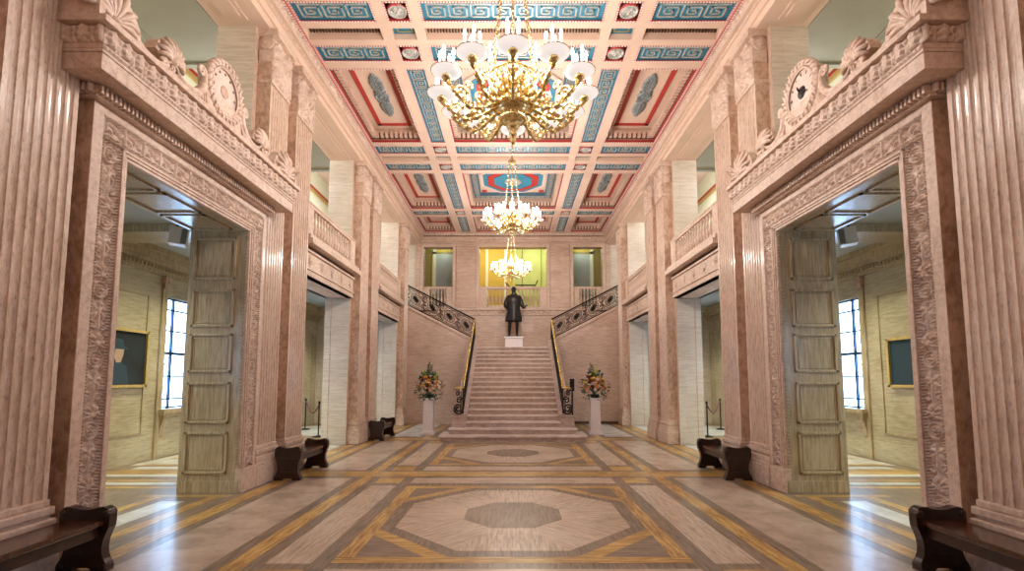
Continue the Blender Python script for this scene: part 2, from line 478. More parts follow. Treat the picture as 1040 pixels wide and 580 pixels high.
# rib lattice: boxes between the coffers
XS = [1.57, 1.75, 2.17, 2.36, 3.72]
rowsY = []
for k in (-1, 0, 1):
    rowsY += [7.65 + k * PITCH, 8.74 + k * PITCH]
rowsY = [2.63, 3.71, 7.65, 8.73, 12.70, 13.78, 17.78]
RW = .48
smalls = [(3.27, 3.56), (8.28, 8.58), (13.33, 13.62)]
deeps = [(4.38, 7.48), (9.42, 12.54), (14.44, 17.6), (18.42, 20.42)]
cells_y = sorted([(a, a + RW, 'key') for a in rowsY] + [(a, b_, 'small') for a, b_ in smalls] + [(a, b_, 'deep') for a, b_ in deeps])
ZT = 8.3
ylo = YB
ceil.box(-3.95, 3.95, YB, cells_y[0][0], ZC, ZT + .1)
prev = cells_y[0][0]
for a, b_, k in cells_y:
    if a > prev + 1e-6: ceil.box(-3.95, 3.95, prev, a, ZC, ZT)
    for x0, x1 in ((1.57, 1.75), (2.17, 2.36), (3.72, 4.0)):
        ceil.box(x0, x1, a, b_, ZC, ZT); ceil.box(-x1, -x0, a, b_, ZC, ZT)
    prev = b_
ceil.box(-3.95, 3.95, prev, 20.75, ZC, ZT)
ceil.box(-8.2, 8.2, YB, 24, 9.3, 9.5)
CE = ceil.build('ceiling', M['ceil'], kind='structure')

def greek(mb, x0, x1, y0, y1, z, along='x', mi=0):
    """a running key of raised strips hanging under z, inside the rectangle"""
    L_ = (x1 - x0) if along == 'x' else (y1 - y0)
    Hh = (y1 - y0) if along == 'x' else (x1 - x0)
    n = max(1, int(round(L_ / (Hh * 1.06)))); w = L_ / n
    u = Hh / 7.0
    def strip(ax, ay, bx, by, t):
        a0, a1 = min(ax, bx) - t, max(ax, bx) + t; b0, b1 = min(ay, by) - t, max(ay, by) + t
        if along == 'x': mb.box(x0 + a0, x0 + a1, y0 + b0, y0 + b1, z - .018, z, mi)
        else: mb.box(x0 + b0, x0 + b1, y0 + a0, y0 + a1, z - .018, z, mi)
    k = w / 7.0
    for i in range(n):
        o = i * w
        pts = [(.6, .5), (.6, 6.5), (6.2, 6.5), (6.2, 1.9), (2.1, 1.9), (2.1, 5.0), (4.7, 5.0), (4.7, 3.4), (3.5, 3.4)]
        for p, q in zip(pts[:-1], pts[1:]):
            strip(o + p[0] * k, p[1] * u, o + q[0] * k, q[1] * u, u * .26)
        strip(o + .6 * k, .5 * u, o + 7 * k, .5 * u, u * .22)

def beadrow(mb, x0, x1, y0, y1, z, mi_red, mi_w, step=.05, w=.035):
    """painted bead-and-reel border round a coffer: red ground with pale beads"""
    for (a, b_, c, d) in ((x0, x1, y0, y0 + w), (x0, x1, y1 - w, y1), (x0, x0 + w, y0, y1), (x1 - w, x1, y0, y1)):
        mb.box(a, b_, c, d, z, z + .010, mi_red)
        lx = b_ - a; ly = d - c
        if lx > ly:
            n = int(lx / step)
            for i in range(n):
                t = a + (i + .5) * lx / n
                mb.box(t - step * .28, t + step * .33, c + .004, d - .004, z - .008, z, mi_w)
        else:
            n = int(ly / step)
            for i in range(n):
                t = c + (i + .5) * ly / n
                mb.box(a + .004, b_ - .004, t - step * .28, t + step * .33, z - .008, z, mi_w)

def medallion(cx, cy, z, r):
    mb = MB()
    s = r * 1.22
    mb.box(cx - s, cx + s, cy - s * .98, cy + s * .98, z, z + .03, 0)
    # round relief facing down
    n = 44
    def hf(u, v):
        x = u - r; y = v - r
        rr = np.hypot(x, y)
        h = np.where(rr < r, .25, 0) + np.where((rr > r * .82) & (rr < r), .5, 0)
        h = h + np.where(rr < r * .8, .55 * spiral(x + r * .25, y, r * .45, 1.6) + .5 * spiral(x - r * .28, y + r * .1, r * .4, 1.4, -1) + .4 * palmette(x, y + r * .3, r * .6, 7), 0)
        return np.where(rr < r, h, 0)
    mb.relief((cx - r, cy - r, z), (1, 0, 0), (0, 1, 0), (0, 0, -1), 2 * r, 2 * r, 2 * r / 36, hf, .05, 0, .2)
    mb.build('medallion', [M['red'], M['silver']], CE)

for yy in rowsY:
    y0, y1 = yy, yy + RW
    for (a, b_) in ((-3.72, -2.36), (2.36, 3.72), (-1.57, 1.57)):
        mb = MB()
        mb.box(a, b_, y0, y1, ZC + .035, ZC + .06, 0)
        greek(mb, a + .085, b_ - .085, y0 + .075, y1 - .075, ZC + .035, 'x', 1)
        beadrow(mb, a, b_, y0, y1, ZC, 2, 3)
        mb.build('key_panel', [M['blue'], M['silver'], M['red'], M['beadw']], CE)
    for sx in (-1, 1):
        cx = sx * 1.96
        mb = MB(); mb.box(cx - .21, cx + .21, y0, y1, ZC + .03, ZC + .06, 0); beadrow(mb, cx - .21, cx + .21, y0, y1, ZC, 0, 1)
        mb.build('medallion_ground', [M['red'], M['beadw']], CE)
        medallion(cx, (y0 + y1) / 2, ZC + .03, .16)
for y0, y1 in smalls:
    for (a, b_) in ((-3.72, -2.36), (2.36, 3.72), (-1.57, 1.57)):
        mb = MB()
        mb.box(a, b_, y0, y1, ZC + .30, ZC + .33, 0)
        n = int((b_ - a) / .055)
        for i in range(n):
            t = a + (i + .5) * (b_ - a) / n
            mb.box(t - .014, t + .014, y1 - .05, y1, ZC + .14, ZC + .18, 1)
        mb.box(a, b_, y1 - .03, y1, ZC + .19, ZC + .21, 0)
        mb.build('narrow_coffer', [M['ceil'], M['dark']], CE)
    for sx in (-1, 1):
        mb = MB(); cx = sx * 1.96
        mb.box(cx - .21, cx + .21, y0, y1, ZC + .12, ZC + .15, 0)
        for (p, q, r_, s_) in ((cx - .14, cx + .14, y0 + .05, y0 + .07), (cx - .14, cx + .14, y1 - .07, y1 - .05), (cx - .14, cx - .12, y0 + .05, y1 - .05), (cx + .12, cx + .14, y0 + .05, y1 - .05)):
            mb.box(p, q, r_, s_, ZC + .11, ZC + .12, 1)
        mb.build('narrow_coffer', [M['blue'], M['goldline']], CE)

def dentil_ring(x0, x1, y0, y1, name='dentil_ring'):
    mb = MB()
    d = .15; pitch = .115
    beadrow(mb, x0, x1, y0, y1, ZC, 1, 2, .06, .04)
    # red bed and dentil blocks in peach standing out from the coffer sides
    for (a, b_, c, e) in ((x0, x1, y0, y0 + .05), (x0, x1, y1 - .05, y1), (x0, x0 + .05, y0, y1), (x1 - .05, x1, y0, y1)):
        mb.box(a, b_, c, e, ZC + .03, ZC + .058, 1)
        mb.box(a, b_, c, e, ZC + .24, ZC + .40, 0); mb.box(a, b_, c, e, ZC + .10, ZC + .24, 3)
    n = int((x1 - x0) / pitch)
    for i in range(n):
        t = x0 + (i + .5) * (x1 - x0) / n
        mb.box(t - .034, t + .034, y0, y0 + d, ZC + .11, ZC + .24, 0); mb.box(t - .034, t + .034, y1 - d, y1, ZC + .11, ZC + .24, 0)
    n = int((y1 - y0) / pitch)
    for i in range(n):
        t = y0 + (i + .5) * (y1 - y0) / n
        mb.box(x0, x0 + d, t - .034, t + .034, ZC + .11, ZC + .24, 0); mb.box(x1 - d, x1, t - .034, t + .034, ZC + .11, ZC + .24, 0)
    mb.build(name, [M['ceil'], M['red'], M['beadw'], M['dentil_shade']], CE)

ZD = ZC + .36
for di, (y0, y1) in enumerate(deeps):
    ln = y1 - y0; cy = (y0 + y1) / 2
    # key runs along the long ribs
    for sx in (-1, 1):
        a, b_ = (1.75, 2.17) if sx > 0 else (-2.17, -1.75)
        mb = MB(); mb.box(a, b_, y0, y1, ZC + .035, ZC + .06, 0)
        greek(mb, a + .07, b_ - .07, y0 + .09, y1 - .09, ZC + .035, 'y', 1)
        beadrow(mb, a, b_, y0, y1, ZC, 2, 3)
        mb.build('key_panel', [M['blue'], M['silver'], M['red'], M['beadw']], CE)
        # side coffer
        a, b_ = (2.36, 3.72) if sx > 0 else (-3.72, -2.36)
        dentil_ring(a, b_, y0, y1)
        mb = MB(); mb.box(a, b_, y0, y1, ZD, ZD + .03, 0)
        ra, rb, rc, rd = a + .24, b_ - .24, y0 + .24, y1 - .24; w = .10
        if sx < 0: pass
        for (p, q, r_, s_) in ((ra, rb, rc, rc + w), (ra, rb, rd - w, rd), (ra, ra + w, rc, rd), (rb - w, rb, rc, rd)):
            mb.box(p, q, r_, s_, ZD - .02, ZD, 1)
        mb.build('coffer_panel', [M['ceil'], M['red']], CE)
        if ln > 2.5:
            cx = (a + b_) / 2
            mb = MB()
            Wd, Ln = .36, 1.75
            def hf(u, v):
                x = u - Wd / 2; y = v - Ln / 2
                r0 = np.hypot(x, y * 1.0)
                h = np.where(r0 < .155, .35 + .5 * spiral(x, y, .15, 1.7), 0)
                h = np.maximum(h, np.where((r0 > .14) & (r0 < .165), .9, 0))
                for sg in (-1, 1):
                    yy = sg * y - .20
                    ax = x / (.155 * np.clip(np.sin(np.clip((yy + .14) / .80, 0, 1) * PI) ** .75, 0.02, 1) * (.86 + .14 * np.cos(yy * 2 * PI / .055)))
                    leaf = np.where((yy > 0) & (yy < .66) & (np.abs(ax) < 1), .45 + .45 * np.abs(np.cos(34 * (yy - np.abs(x) * 1.1))), 0)
                    leaf = np.where((yy > 0) & (yy < .62) & (np.abs(x) < .012), 1, leaf)
                    h = np.maximum(h, leaf)
                    h = np.maximum(h, np.where((np.abs(yy + .02) < .014) & (np.abs(x) < .15), .9, 0))
                return h
            g_ = MB(); g_.relief((cx - Wd / 2, cy - Ln / 2, ZD - .001), (1, 0, 0), (0, 1, 0), (0, 0, -1), Wd, Ln, .0135, hf, .05, 0)
            # keep only raised faces
            keep = [i for i, f in enumerate(g_.f) if min(g_.v[j][2] for j in f) < ZD - .006]
            g_.f = [g_.f[i] for i in keep]; g_.m = [1 if min(g_.v[j][2] for j in g_.f[q]) > ZD - .028 else 0 for q in range(len(keep))]; g_.sm = [True] * len(keep)
            g_.build('leaf_ornament', [M['leafgrey'], flat('grey_blue_relief_ground', (.10, .17, .20), .5)], CE)
    # centre coffer: key frame, beads, blue and red octagon
    x0, x1 = -1.57, 1.57
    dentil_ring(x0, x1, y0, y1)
    mb = MB()
    mb.box(x0, x1, y0, y1, ZD + .10, ZD + .13, 0)
    if ln > 2.5:
        fw = .24; a0 = .20
        for (p, q, r_, s_) in ((x0 + a0, x1 - a0, y0 + a0, y0 + a0 + fw), (x0 + a0, x1 - a0, y1 - a0 - fw, y1 - a0)):
            mb.box(p, q, r_, s_, ZD - .02, ZD + .10, 4)
            greek(mb, p + .04, q - .04, r_ + .035, s_ - .035, ZD - .02, 'x', 3)
        for (p, q, r_, s_) in ((x0 + a0, x0 + a0 + fw, y0 + a0 + fw, y1 - a0 - fw), (x1 - a0 - fw, x1 - a0, y0 + a0 + fw, y1 - a0 - fw)):
            mb.box(p, q, r_, s_, ZD - .02, ZD + .10, 4)
            greek(mb, p + .035, q - .035, r_ + .04, s_ - .04, ZD - .02, 'y', 3)
        for sx in (-1, 1):
            for sy in (-1, 1):
                mb.ball((sx * 1.0, cy + sy * 1.0, ZD + .09), .09, 10, 6, 1, (1.2, 1.2, .3))
        for aa, zz, mi in ((1.10, ZD + .07, 0), (.98, ZD + .05, 2), (.84, ZD + .04, 1), (.62, ZD + .02, 2)):
            v = octv(cy, aa); mb.prism(v[::-1], 'z', zz, zz + .05, mi)
        v = octv(cy, 1.04)
        for i in range(8):
            p, q = v[i], v[(i + 1) % 8]
            L_ = math.dist(p, q); nb = int(L_ / .07)
            for j in range(nb):
                t = (j + .5) / nb
                mb.ball((p[0] + (q[0] - p[0]) * t, p[1] + (q[1] - p[1]) * t, ZD + .065), .022, 6, 4, 5)
        mb.lathe([(.001, -.06), (.1, -.05), (.16, -.02), (.24, -.03), (.28, .0), (.28, .04)], 20, (0, cy, ZD + .0), 3)
    else:
        for (p, q, r_, s_) in ((x0 + .24, x1 - .24, y0 + .24, y0 + .33), (x0 + .24, x1 - .24, y1 - .33, y1 - .24), (x0 + .24, x0 + .33, y0 + .24, y1 - .24), (x1 - .33, x1 - .24, y0 + .24, y1 - .24)):
            mb.box(p, q, r_, s_, ZD + .08, ZD + .10, 1)
    mb.build('centre_coffer', [M['ceil'], M['red'], M['blue'], M['silver'], flat('slate_blue_ground', (.06, .13, .18), .5), M['beadw']], CE)

# ------------------------------------------------------------------ side walls (S=1 builds the left side)
PIL = [(-1.42, -.76), (-.36, .30), (2.64, 3.26), (3.62, 4.28), (7.66, 8.30), (8.63, 9.31), (12.60, 13.26), (13.60, 14.30), (17.72, 18.32)]
PIERS = [(-2.4, .45), (2.5, 4.40), (7.56, 9.42), (12.48, 14.42), (17.60, 18.42)]
XF = -3.92; XW = -4.15; XO = -4.77; XA = -7.3

def fluted(mb, y0, y1, z0, z1, mi=0, n=7):
    w = y1 - y0; pts = [(XW, y0), (XF, y0)]
    e = .035; p = (w - 2 * e) / n
    for i in range(n):
        a = y0 + e + i * p + .010; b_ = a + p - .020
        for k in range(7):
            t = PI * k / 6
            pts.append((XF - math.sin(t) * (b_ - a) * .42, (a + b_) / 2 - math.cos(t) * (b_ - a) / 2))
    pts += [(XF, y1), (XW, y1)]
    n_ = len(pts)
    vs = [(x, y, z0) for x, y in pts] + [(x, y, z1) for x, y in pts]
    for i in range(n_ - 1):
        smooth = False
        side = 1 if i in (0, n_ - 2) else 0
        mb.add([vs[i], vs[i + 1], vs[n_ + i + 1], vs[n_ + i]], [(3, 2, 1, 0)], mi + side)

def build_side(S, W):
    """one long wall of the hall with its aisle and gallery"""
    w = W
    for (a, b_) in PIERS:
        mb = MB()
        # +x side faces the hall on the left wall
        mb.box6(XO, XW, a, b_, 0, 7.35, [1, 0, 1, 1, 1, 1])
        for yy in (a, b_):      # ochre bead inlaid in the white reveals
            e = -.004 if yy == a else .004
            mb.box(-4.62, -4.60, min(yy, yy + e), max(yy, yy + e), .02, 3.6, 2)
        mb.build('pier', [M['pink'], M['white'], M['salmon']], w, S)
    for (a, b_) in PIL:
        p = empty('pilaster', parent=w)
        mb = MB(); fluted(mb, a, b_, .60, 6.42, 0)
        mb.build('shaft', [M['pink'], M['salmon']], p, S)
        mb = MB()
        mb.box(XW, -3.84, a - .07, b_ + .07, 0, .30)
        for z0, z1, e in ((.30, .36, .065), (.36, .44, .05), (.44, .47, .02), (.47, .54, .04), (.54, .60, .015)):
            mb.box(XW, XF + e, a - e, b_ + e, z0, z1)
        mb.build('base', M['pinkcarve'], p, S, bevel=.012)
        mb = MB()
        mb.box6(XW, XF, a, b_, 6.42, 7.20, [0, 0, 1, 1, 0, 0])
        mb.box(XW, XF + .02, a - .015, b_ + .015, 6.40, 6.45)
        mb.relief((XF + .004, a, 6.46), (0, 1, 0), (0, 0, 1), (1, 0, 0), b_ - a, .73, .014, acanthus(b_ - a, .74), .075, 0)
        mb.box(XW, XF + .09, a - .03, b_ + .03, 7.20, 7.32)
        for yy in (a - .01, b_ + .01):  # side volutes under the abacus
            mb.lathe([(.001, -.02), (.05, -.03), (.08, .0), (.10, -.01), (.12, .0), (.12, .06)], 14, (XF - .10, yy + (.0 if yy < a else -.05), 7.08), 0, axis='y')
            mb.box(XF - .2, XF, yy - .015, yy + .015, 6.75, 6.95, 0)
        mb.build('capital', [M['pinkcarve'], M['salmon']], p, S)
    # architrave and crown along the whole hall
    mb = MB()
    mb.box(XO, XW + .20, YB, 20.6, 7.30, 7.42, 1)
    mb.box(XO, XW + .24, YB, 20.6, 7.42, 7.56, 1)
    mb.box(XO, XW + .34, YB, 20.6, 7.62, 7.80, 1)
    mb.box(XO, XW + .27, YB, 20.6, 7.56, 7.62, 1)
    mb.relief((XW + .272, 2.5, 7.56), (0, 1, 0), (0, 0, 1), (1, 0, 0), 18.1, .06, .02, eggdart(.06, .06), .02, 0)
    mb.relief((XW + .345, 2.5, 7.66), (0, 1, 0), (0, 0, 1), (1, 0, 0), 18.1, .12, .025, eggdart(.14, .12), .045, 0)
    # panelled soffit over each gallery opening
    for (a, b_) in ((.45, 2.5), (4.4, 7.56), (9.42, 12.48), (14.42, 17.6)):
        mb.box(XO + .15, XW - .05, a + .15, b_ - .15, 7.285, 7.30, 1)
        mb.box(XO + .22, XW - .12, a + .24, b_ - .24, 7.27, 7.285, 1)
    mb.build('architrave', [M['pinkcarve'], M['ceil']], w, S)
    # painted bead line where the ceiling meets the crown
    mb = MB()
    mb.box(-3.79, -3.74, 2.5, 20.5, 7.775, 7.80, 0)
    for i in range(300):
        t = 2.5 + (i + .5) * 18 / 300
        mb.box(-3.785, -3.745, t - .017, t + .017, 7.765, 7.775, 1)
    mb.build('painted_bead', [M['red'], M['beadw']], w, S)
    # fascia over the open bays
    for (a, b_) in ((.45, 2.5), (9.42, 12.48), (14.42, 17.6)):
        mb = MB()
        mb.box(XO, XW + .08, a, b_, 3.67, 4.22, 0)
        mb.box(XO, XW + .10, a, b_, 3.67, 3.73, 0)
        mb.box(XO, XW + .105, a, b_, 3.79, 3.82, 0)
        mb.box(XO, XW + .12, a, b_, 4.14, 4.19, 0)
        mb.box(XO, XW + .10, a, b_, 4.19, 4.25, 1)
        mb.box(XO, XW + .28, a, b_, 4.25, 4.36, 0)
        mb.box(XO, XW + .23, a, b_, 4.36, 4.44, 0)
        mb.box(XO + .12, XW - .05, a + .12, b_ - .12, 3.655, 3.67, 0)
        n = 5
        for i in range(n):
            y = a + (i + .6) * (b_ - a) / n
            mb.lathe([(.001, .035), (.03, .03), (.035, .015), (.055, .03), (.075, .02), (.085, 0)], 14, (XW + .08, y, 3.98), 0, axis='x')
            mb.box(XW + .08, XW + .09, y - .05, y + .05, 3.86, 4.10, 0)
        mb.build('fascia', [M['pinkcarve'], M['dark']], w, S, bevel=.006)
    # wall over the door
    for (a, b_) in ((4.40, 7.56),):
        mb = MB(); mb.box(XO, XW, a, b_, 4.1, 4.44); mb.build('fascia', M['pink'], w, S)
    # gallery floor slab, aisle ceiling
    mb = MB()
    mb.box6(XA, XO + .01, YB, 24, 4.30, 4.44, [0, 0, 0, 0, 1, 0])
    mb.box(XA, XO + .01, YB, 20.6, 4.22, 4.30, 1)
    for yy in (0, 3.45, 8.5, 13.45, 18):
        mb.box(XA, XO + .01, yy - .35, yy + .35, 4.08, 4.22, 2)
    mb.build('gallery_slab', [M['white'], M['vault'], M['cream']], w, S)
    # aisle outer wall and its dressing
    mb = MB()
    wins = [(5.43, 6.53), (10.40, 11.50), (15.45, 16.55), (.4, 1.5)]
    mb.box(XA - .35, XA, YB, 24, 4.3, 9.3, 3)
    ys = [YB] + sum([[a, b_] for a, b_ in sorted(wins)], []) + [20.6]
    for i in range(0, len(ys), 2): mb.box(XA - .35, XA, ys[i], ys[i + 1], 0, 4.4, 0)
    for a, b_ in wins:
        mb.box(XA - .35, XA, a, b_, 0, 1.0, 0); mb.box(XA - .35, XA, a, b_, 3.35, 4.4, 0)
        # flanking strips with corbels, sill on consoles
        for yy in (a - .15, b_ + .15):
            mb.box(XA, XA + .035, yy - .05, yy + .05, 0, 3.62, 1)
            mb.box(XA, XA + .10, yy - .08, yy + .08, 3.62, 3.74, 2); mb.box(XA, XA + .07, yy - .06, yy + .06, 3.5, 3.62, 2)
        mb.box(XA, XA + .16, a - .15, b_ + .15, .92, 1.0, 1)
        mb.box(XA, XA + .12, a - .12, b_ + .12, .86, .92, 1)
        for yy in (a - .04, b_ + .04):
            mb.prism([(XA, .86), (XA + .11, .86), (XA + .11, .78), (XA + .05, .62), (XA + .03, .45), (XA, .42)], 'y', yy - .05, yy + .05, 1)
    # wall panels
    def frame(y0, y1, z0, z1):
        for (p, q, r_, s_) in ((y0, y1, z0, z0 + .03), (y0, y1, z1 - .03, z1), (y0, y0 + .03, z0, z1), (y1 - .03, y1, z0, z1)):
            mb.box(XA, XA + .02, p, q, r_, s_, 1)
    for a, b_ in ((2.3, 3.3), (7.0, 8.4), (8.7, 9.85), (12.0, 13.0), (13.3, 14.6), (17, 18)):
        frame(a, b_, .55, 3.3)
    # crown moulding of the aisle
    for z0, z1, e in ((3.76, 3.82, .05), (3.82, 3.92, .10), (3.92, 4.0, .18), (4.0, 4.12, .27), (4.12, 4.22, .34)):
        mb.box(XA, XA + e, YB, 20.6, z0, z1, 1)
    for i in range(150):
        t = 3 + i * .1
        mb.box(XA + .10, XA + .15, t, t + .05, 3.84, 3.90, 1)
    mb.build('aisle_wall', [M['creamwall'], M['cream'], M['salmon'], M['creampaint']], w, S)
    # gallery decoration: red and gold lines under the vault, vault itself
    mb = MB()
    mb.box(XA, XA + .04, YB, 20.6, 8.52, 8.62, 0); mb.box(XA, XA + .05, YB, 20.6, 8.40, 8.52, 1)
    mb.build('painted_frieze', [M['red'], M['goldline']], w, S)
    mb = MB()
    for ya, yb_ in ((YB, 9.6), (11.6, 14.65)):
        mb.box(XA, XO, ya, yb_, 7.97, 8.10)
        for (p, q) in ((-6.95, -6.90), (-6.80, -6.77), (-5.35, -5.32), (-5.22, -5.17)):
            mb.box(p, q, ya, yb_ - .3, 7.94, 7.97)
        mb.box(XA, XO, yb_ - .12, yb_, 7.92, 7.97)
    mb.box(XO, XW, YB, 20.6, 7.8, 9.3)
    mb.build('gallery_vault', M['vault'], w, S)
    # end of the aisle and gallery
    mb = MB()
    mb.box(XA, XO + .85, 20.6, 20.9, 0, 9.3, 0)
    mb.box(XA, XW, 18.42, 18.5, 0, 4.3, 0)
    mb.build('end_return', M['white'], w, S)
    # gallery windows lit from outside: just the glowing panes of the lower aisle belong to windows below

WL = empty('wall_left'); WL['kind'] = 'structure'
WR = empty('wall_right'); WR['kind'] = 'structure'
build_side(1, WL); build_side(-1, WR)

# aisle windows -------------------------------------------------------------
M['pane'] = flat('daylight_pane', (.42, .66, 1.0), .3, emit=9, var=.03, scale=2)
wn = 0
for S in (1, -1):
    for (a, b_) in ((.4, 1.5), (5.43, 6.53), (10.40, 11.50), (15.45, 16.55)):
        wn += 1
        wd = empty('window_%d' % wn); wd['kind'] = 'structure'
        mb = MB(); mb.box(XA - .14, XA - .12, a, b_, 1.0, 3.35); mb.build('pane', M['pane'], wd, S)
        mb = MB()
        x0, x1 = XA - .115, XA - .07
        t = .022
        m1, m2 = a + (b_ - a) * .27, a + (b_ - a) * .73
        for yy in (a + t, b_ - t, m1, m2): mb.box(x0, x1, yy - t, yy + t, 1.0, 3.35)
        zz = [1.0 + t, 1.20, 1.20 + .48, 2.17, 2.17 + .48, 3.10, 3.33]
        for i, z in enumerate(zz): mb.box(x0, x1, a, b_, z - (.032 if i == 3 else .016), z + (.032 if i == 3 else .016))
        for z0, z1 in ((1.2, 1.68), (1.68, 2.17), (2.17, 2.65), (2.65, 3.10)):
            for p, q in ((a, m1), (m1, m2), (m2, b_)):
                mb.tube([(x0 + .02, p, z0), (x0 + .02, q, z1)], .006, 4); mb.tube([(x0 + .02, p, z1), (x0 + .02, q, z0)], .006, 4)
        mb.build('window_frame', M['frameb'], wd, S)

# ------------------------------------------------------------------ doorcases
def doorcase(S, n):
    D = empty('door_%d' % n); D['kind'] = 'structure'
    yi0, yi1, zt = 4.85, 7.20, 3.80
    xs = -3.88
    # jambs and lintel, outer plain strips
    mb = MB()
    mb.box6(XO - .003, xs - .06, 4.412, yi0, 0, 4.2, [1, 0, 2, 1, 0, 0])
    mb.box6(XO - .003, xs - .06, yi1, 7.59, 0, 4.2, [1, 0, 1, 2, 0, 0])
    mb.box6(XO, xs - .06, yi0, yi1, zt, 4.2, [1, 0, 0, 0, 1, 0])
    mb.build('jamb', [M['pink'], M['cream'], M['salmon']], D, S)
    mb = MB()
    mb.box6(XW, xs, 4.40, 4.52, .34, 4.2, [0, 0, 1, 0, 0, 0]); mb.box(XW, xs, 7.53, 7.60, .34, 4.2); mb.box(xs - .07, xs, 4.52, 7.53, 4.12, 4.2)
    # stepped inner moulding round the opening
    for e, d in ((.035, .0), (.075, .012), (.10, .024)):
        pass
    for k, (e0, e1, x) in enumerate(((0, .035, xs - .015), (.035, .065, xs), (.065, .095, xs + .012))):
        mb.box(xs - .07, x, yi0 - e1, yi0 - e0, .34, zt + e1)
        mb.box(xs - .07, x, yi1 + e0, yi1 + e1, .34, zt + e1)
        mb.box(xs - .07, x, yi0 - e1, yi1 + e1, zt + e0, zt + e1)
    # plinth blocks
    mb.box(xs - .08, xs + .025, 4.38, yi0 + .004, 0, .34); mb.box(xs - .08, xs + .025, yi1 - .004, 7.61, 0, .34)
    mb.build('moulding', [M['pinkcarve'], M['salmon']], D, S, bevel=.006)
    # carved bands
    W_ = .23
    for y0 in (4.52, 7.30):
        mb = MB(); mb.relief((xs - .055, y0, .36), (0, 1, 0), (0, 0, 1), (1, 0, 0), W_, 3.53, .0085, band_up(W_), .07)
        mb.build('carved_band', M['pinkcarve'], D, S)
    mb = MB(); mb.relief((xs - .052, 4.52, 3.89), (0, 1, 0), (0, 0, 1), (1, 0, 0), 3.01, .235, .0085, band_across(.235), .075)
    mb.build('carved_band', M['pinkcarve'], D, S)
    # panelled reveals and soffit
    zp = [(.27, .86), (.98, 1.57), (1.71, 2.27), (2.37, 2.93), (3.07, 3.70)]
    for yy, sg in ((yi0, 1), (yi1, -1)):
        mb = MB()
        for z0, z1 in zp:
            xa, xb = -4.70, -4.08
            y0_, y1_ = sorted((yy, yy + sg * .022))
            for (p, q, r_, s_) in ((xa, xb, z0, z0 + .035), (xa, xb, z1 - .035, z1), (xa, xa + .035, z0, z1), (xb - .035, xb, z0, z1)):
                mb.box(p, q, y0_, y1_, r_, s_)
            y0_, y1_ = sorted((yy, yy + sg * .008))
            for (p, q, r_, s_) in ((xa + .06, xb - .06, z0 + .06, z0 + .07), (xa + .06, xb - .06, z1 - .07, z1 - .06), (xa + .06, xa + .07, z0 + .06, z1 - .06), (xb - .07, xb - .06, z0 + .06, z1 - .06)):
                mb.box(p, q, y0_, y1_, r_, s_)
        mb.box(XO, xs - .02, *sorted((yy, yy + sg * .012)), 0, .17)
        # outer jamb bead
        z = .4
        while z < 3.75:
            mb.box(-3.97, -3.92, *sorted((yy, yy + sg * .018)), z, z + .028); z += .05
        mb.build('reveal_panel', M['cream'], D, S, bevel=.004)
    mb = MB()
    for y0, y1 in ((4.97, 5.6), (5.68, 6.36), (6.44, 7.08)):
        for (p, q, r_, s_) in ((-4.7, -4.1, y0, y0 + .035), (-4.7, -4.1, y1 - .035, y1), (-4.7, -4.665, y0, y1), (-4.135, -4.1, y0, y1)):
            mb.box(p, q, r_, s_, zt - .022, zt)
    mb.build('soffit_panel', M['cream'], D, S)
    # cornice
    c0, c1 = 4.40, 7.60
    mb = MB()
    def ring(z0, z1, e):
        mb.box(XW, xs + e, c0 - e, c1 + e, z0, z1)
    ring(4.2, 4.24, .06)
    ring(4.24, 4.31, .05)
    ring(4.31, 4.46, .32 - .03); ring(4.46, 4.49, .30); ring(4.49, 4.54, .30); ring(4.54, 4.70, .30); ring(4.70, 4.76, .37)
    y = c0 - .07
    while y < c1 + .05:     # small dentils under the corona
        mb.box(xs + .04, xs + .12, y, y + .03, 4.22, 4.295); y += .052
    for yy in (c0 - .12, c1 + .04):
        for i in range(6): mb.box(XW + .04 + i * .05, XW + .07 + i * .05, yy, yy + .08, 4.22, 4.295)
    mb.build('cornice', M['pinkcarve'], D, S, bevel=.005)
    mb = MB()
    mb.relief((xs + .303, c0 - .30, 4.54), (0, 1, 0), (0, 0, 1), (1, 0, 0), c1 - c0 + .60, .16, .0095, band_leaf(.16), .045)
    mb.relief((XW, c0 - .303, 4.54), (1, 0, 0), (0, 0, 1), (0, -1, 0), xs + .30 - XW, .16, .0095, band_leaf(.16), .045)
    mb.relief((XW, c1 + .303, 4.54), (1, 0, 0), (0, 0, 1), (0, 1, 0), xs + .30 - XW, .16, .0095, band_leaf(.16), .045)
    mb.relief((xs + .302, c0 - .30, 4.49), (0, 1, 0), (0, 0, 1), (1, 0, 0), c1 - c0 + .60, .045, .0115, lambda u, v: beads(u, v, .022, .02, .045), .02)
    mb.build('carved_sima', M['pinkcarve'], D, S)
    # crest: scrolled ridge, palmettes
    cy = 5.985; zc = 5.22; xp = xs + .20
    mb = MB()
    def ridge(t):   # half distance from the clock -> ridge height
        if t < .40: return 5.10
        if t < .64: return 4.85 + .25 * (1 - (t - .40) / .24) ** 2
        if t < 1.0: return 4.85 + .05 * (t - .64) / .36
        if t < 1.25: return 4.90 - .09 * (t - 1.0) / .25
        return 4.81 + .12 * ((t - 1.25) / .47) ** 2
    top = []
    nn = 56
    for i in range(nn + 1):
        t = -1.72 + 3.44 * i / nn
        top.append((cy + t, ridge(abs(t))))
    pts = [(cy - 1.72, 4.76)] + top + [(cy + 1.72, 4.76)]
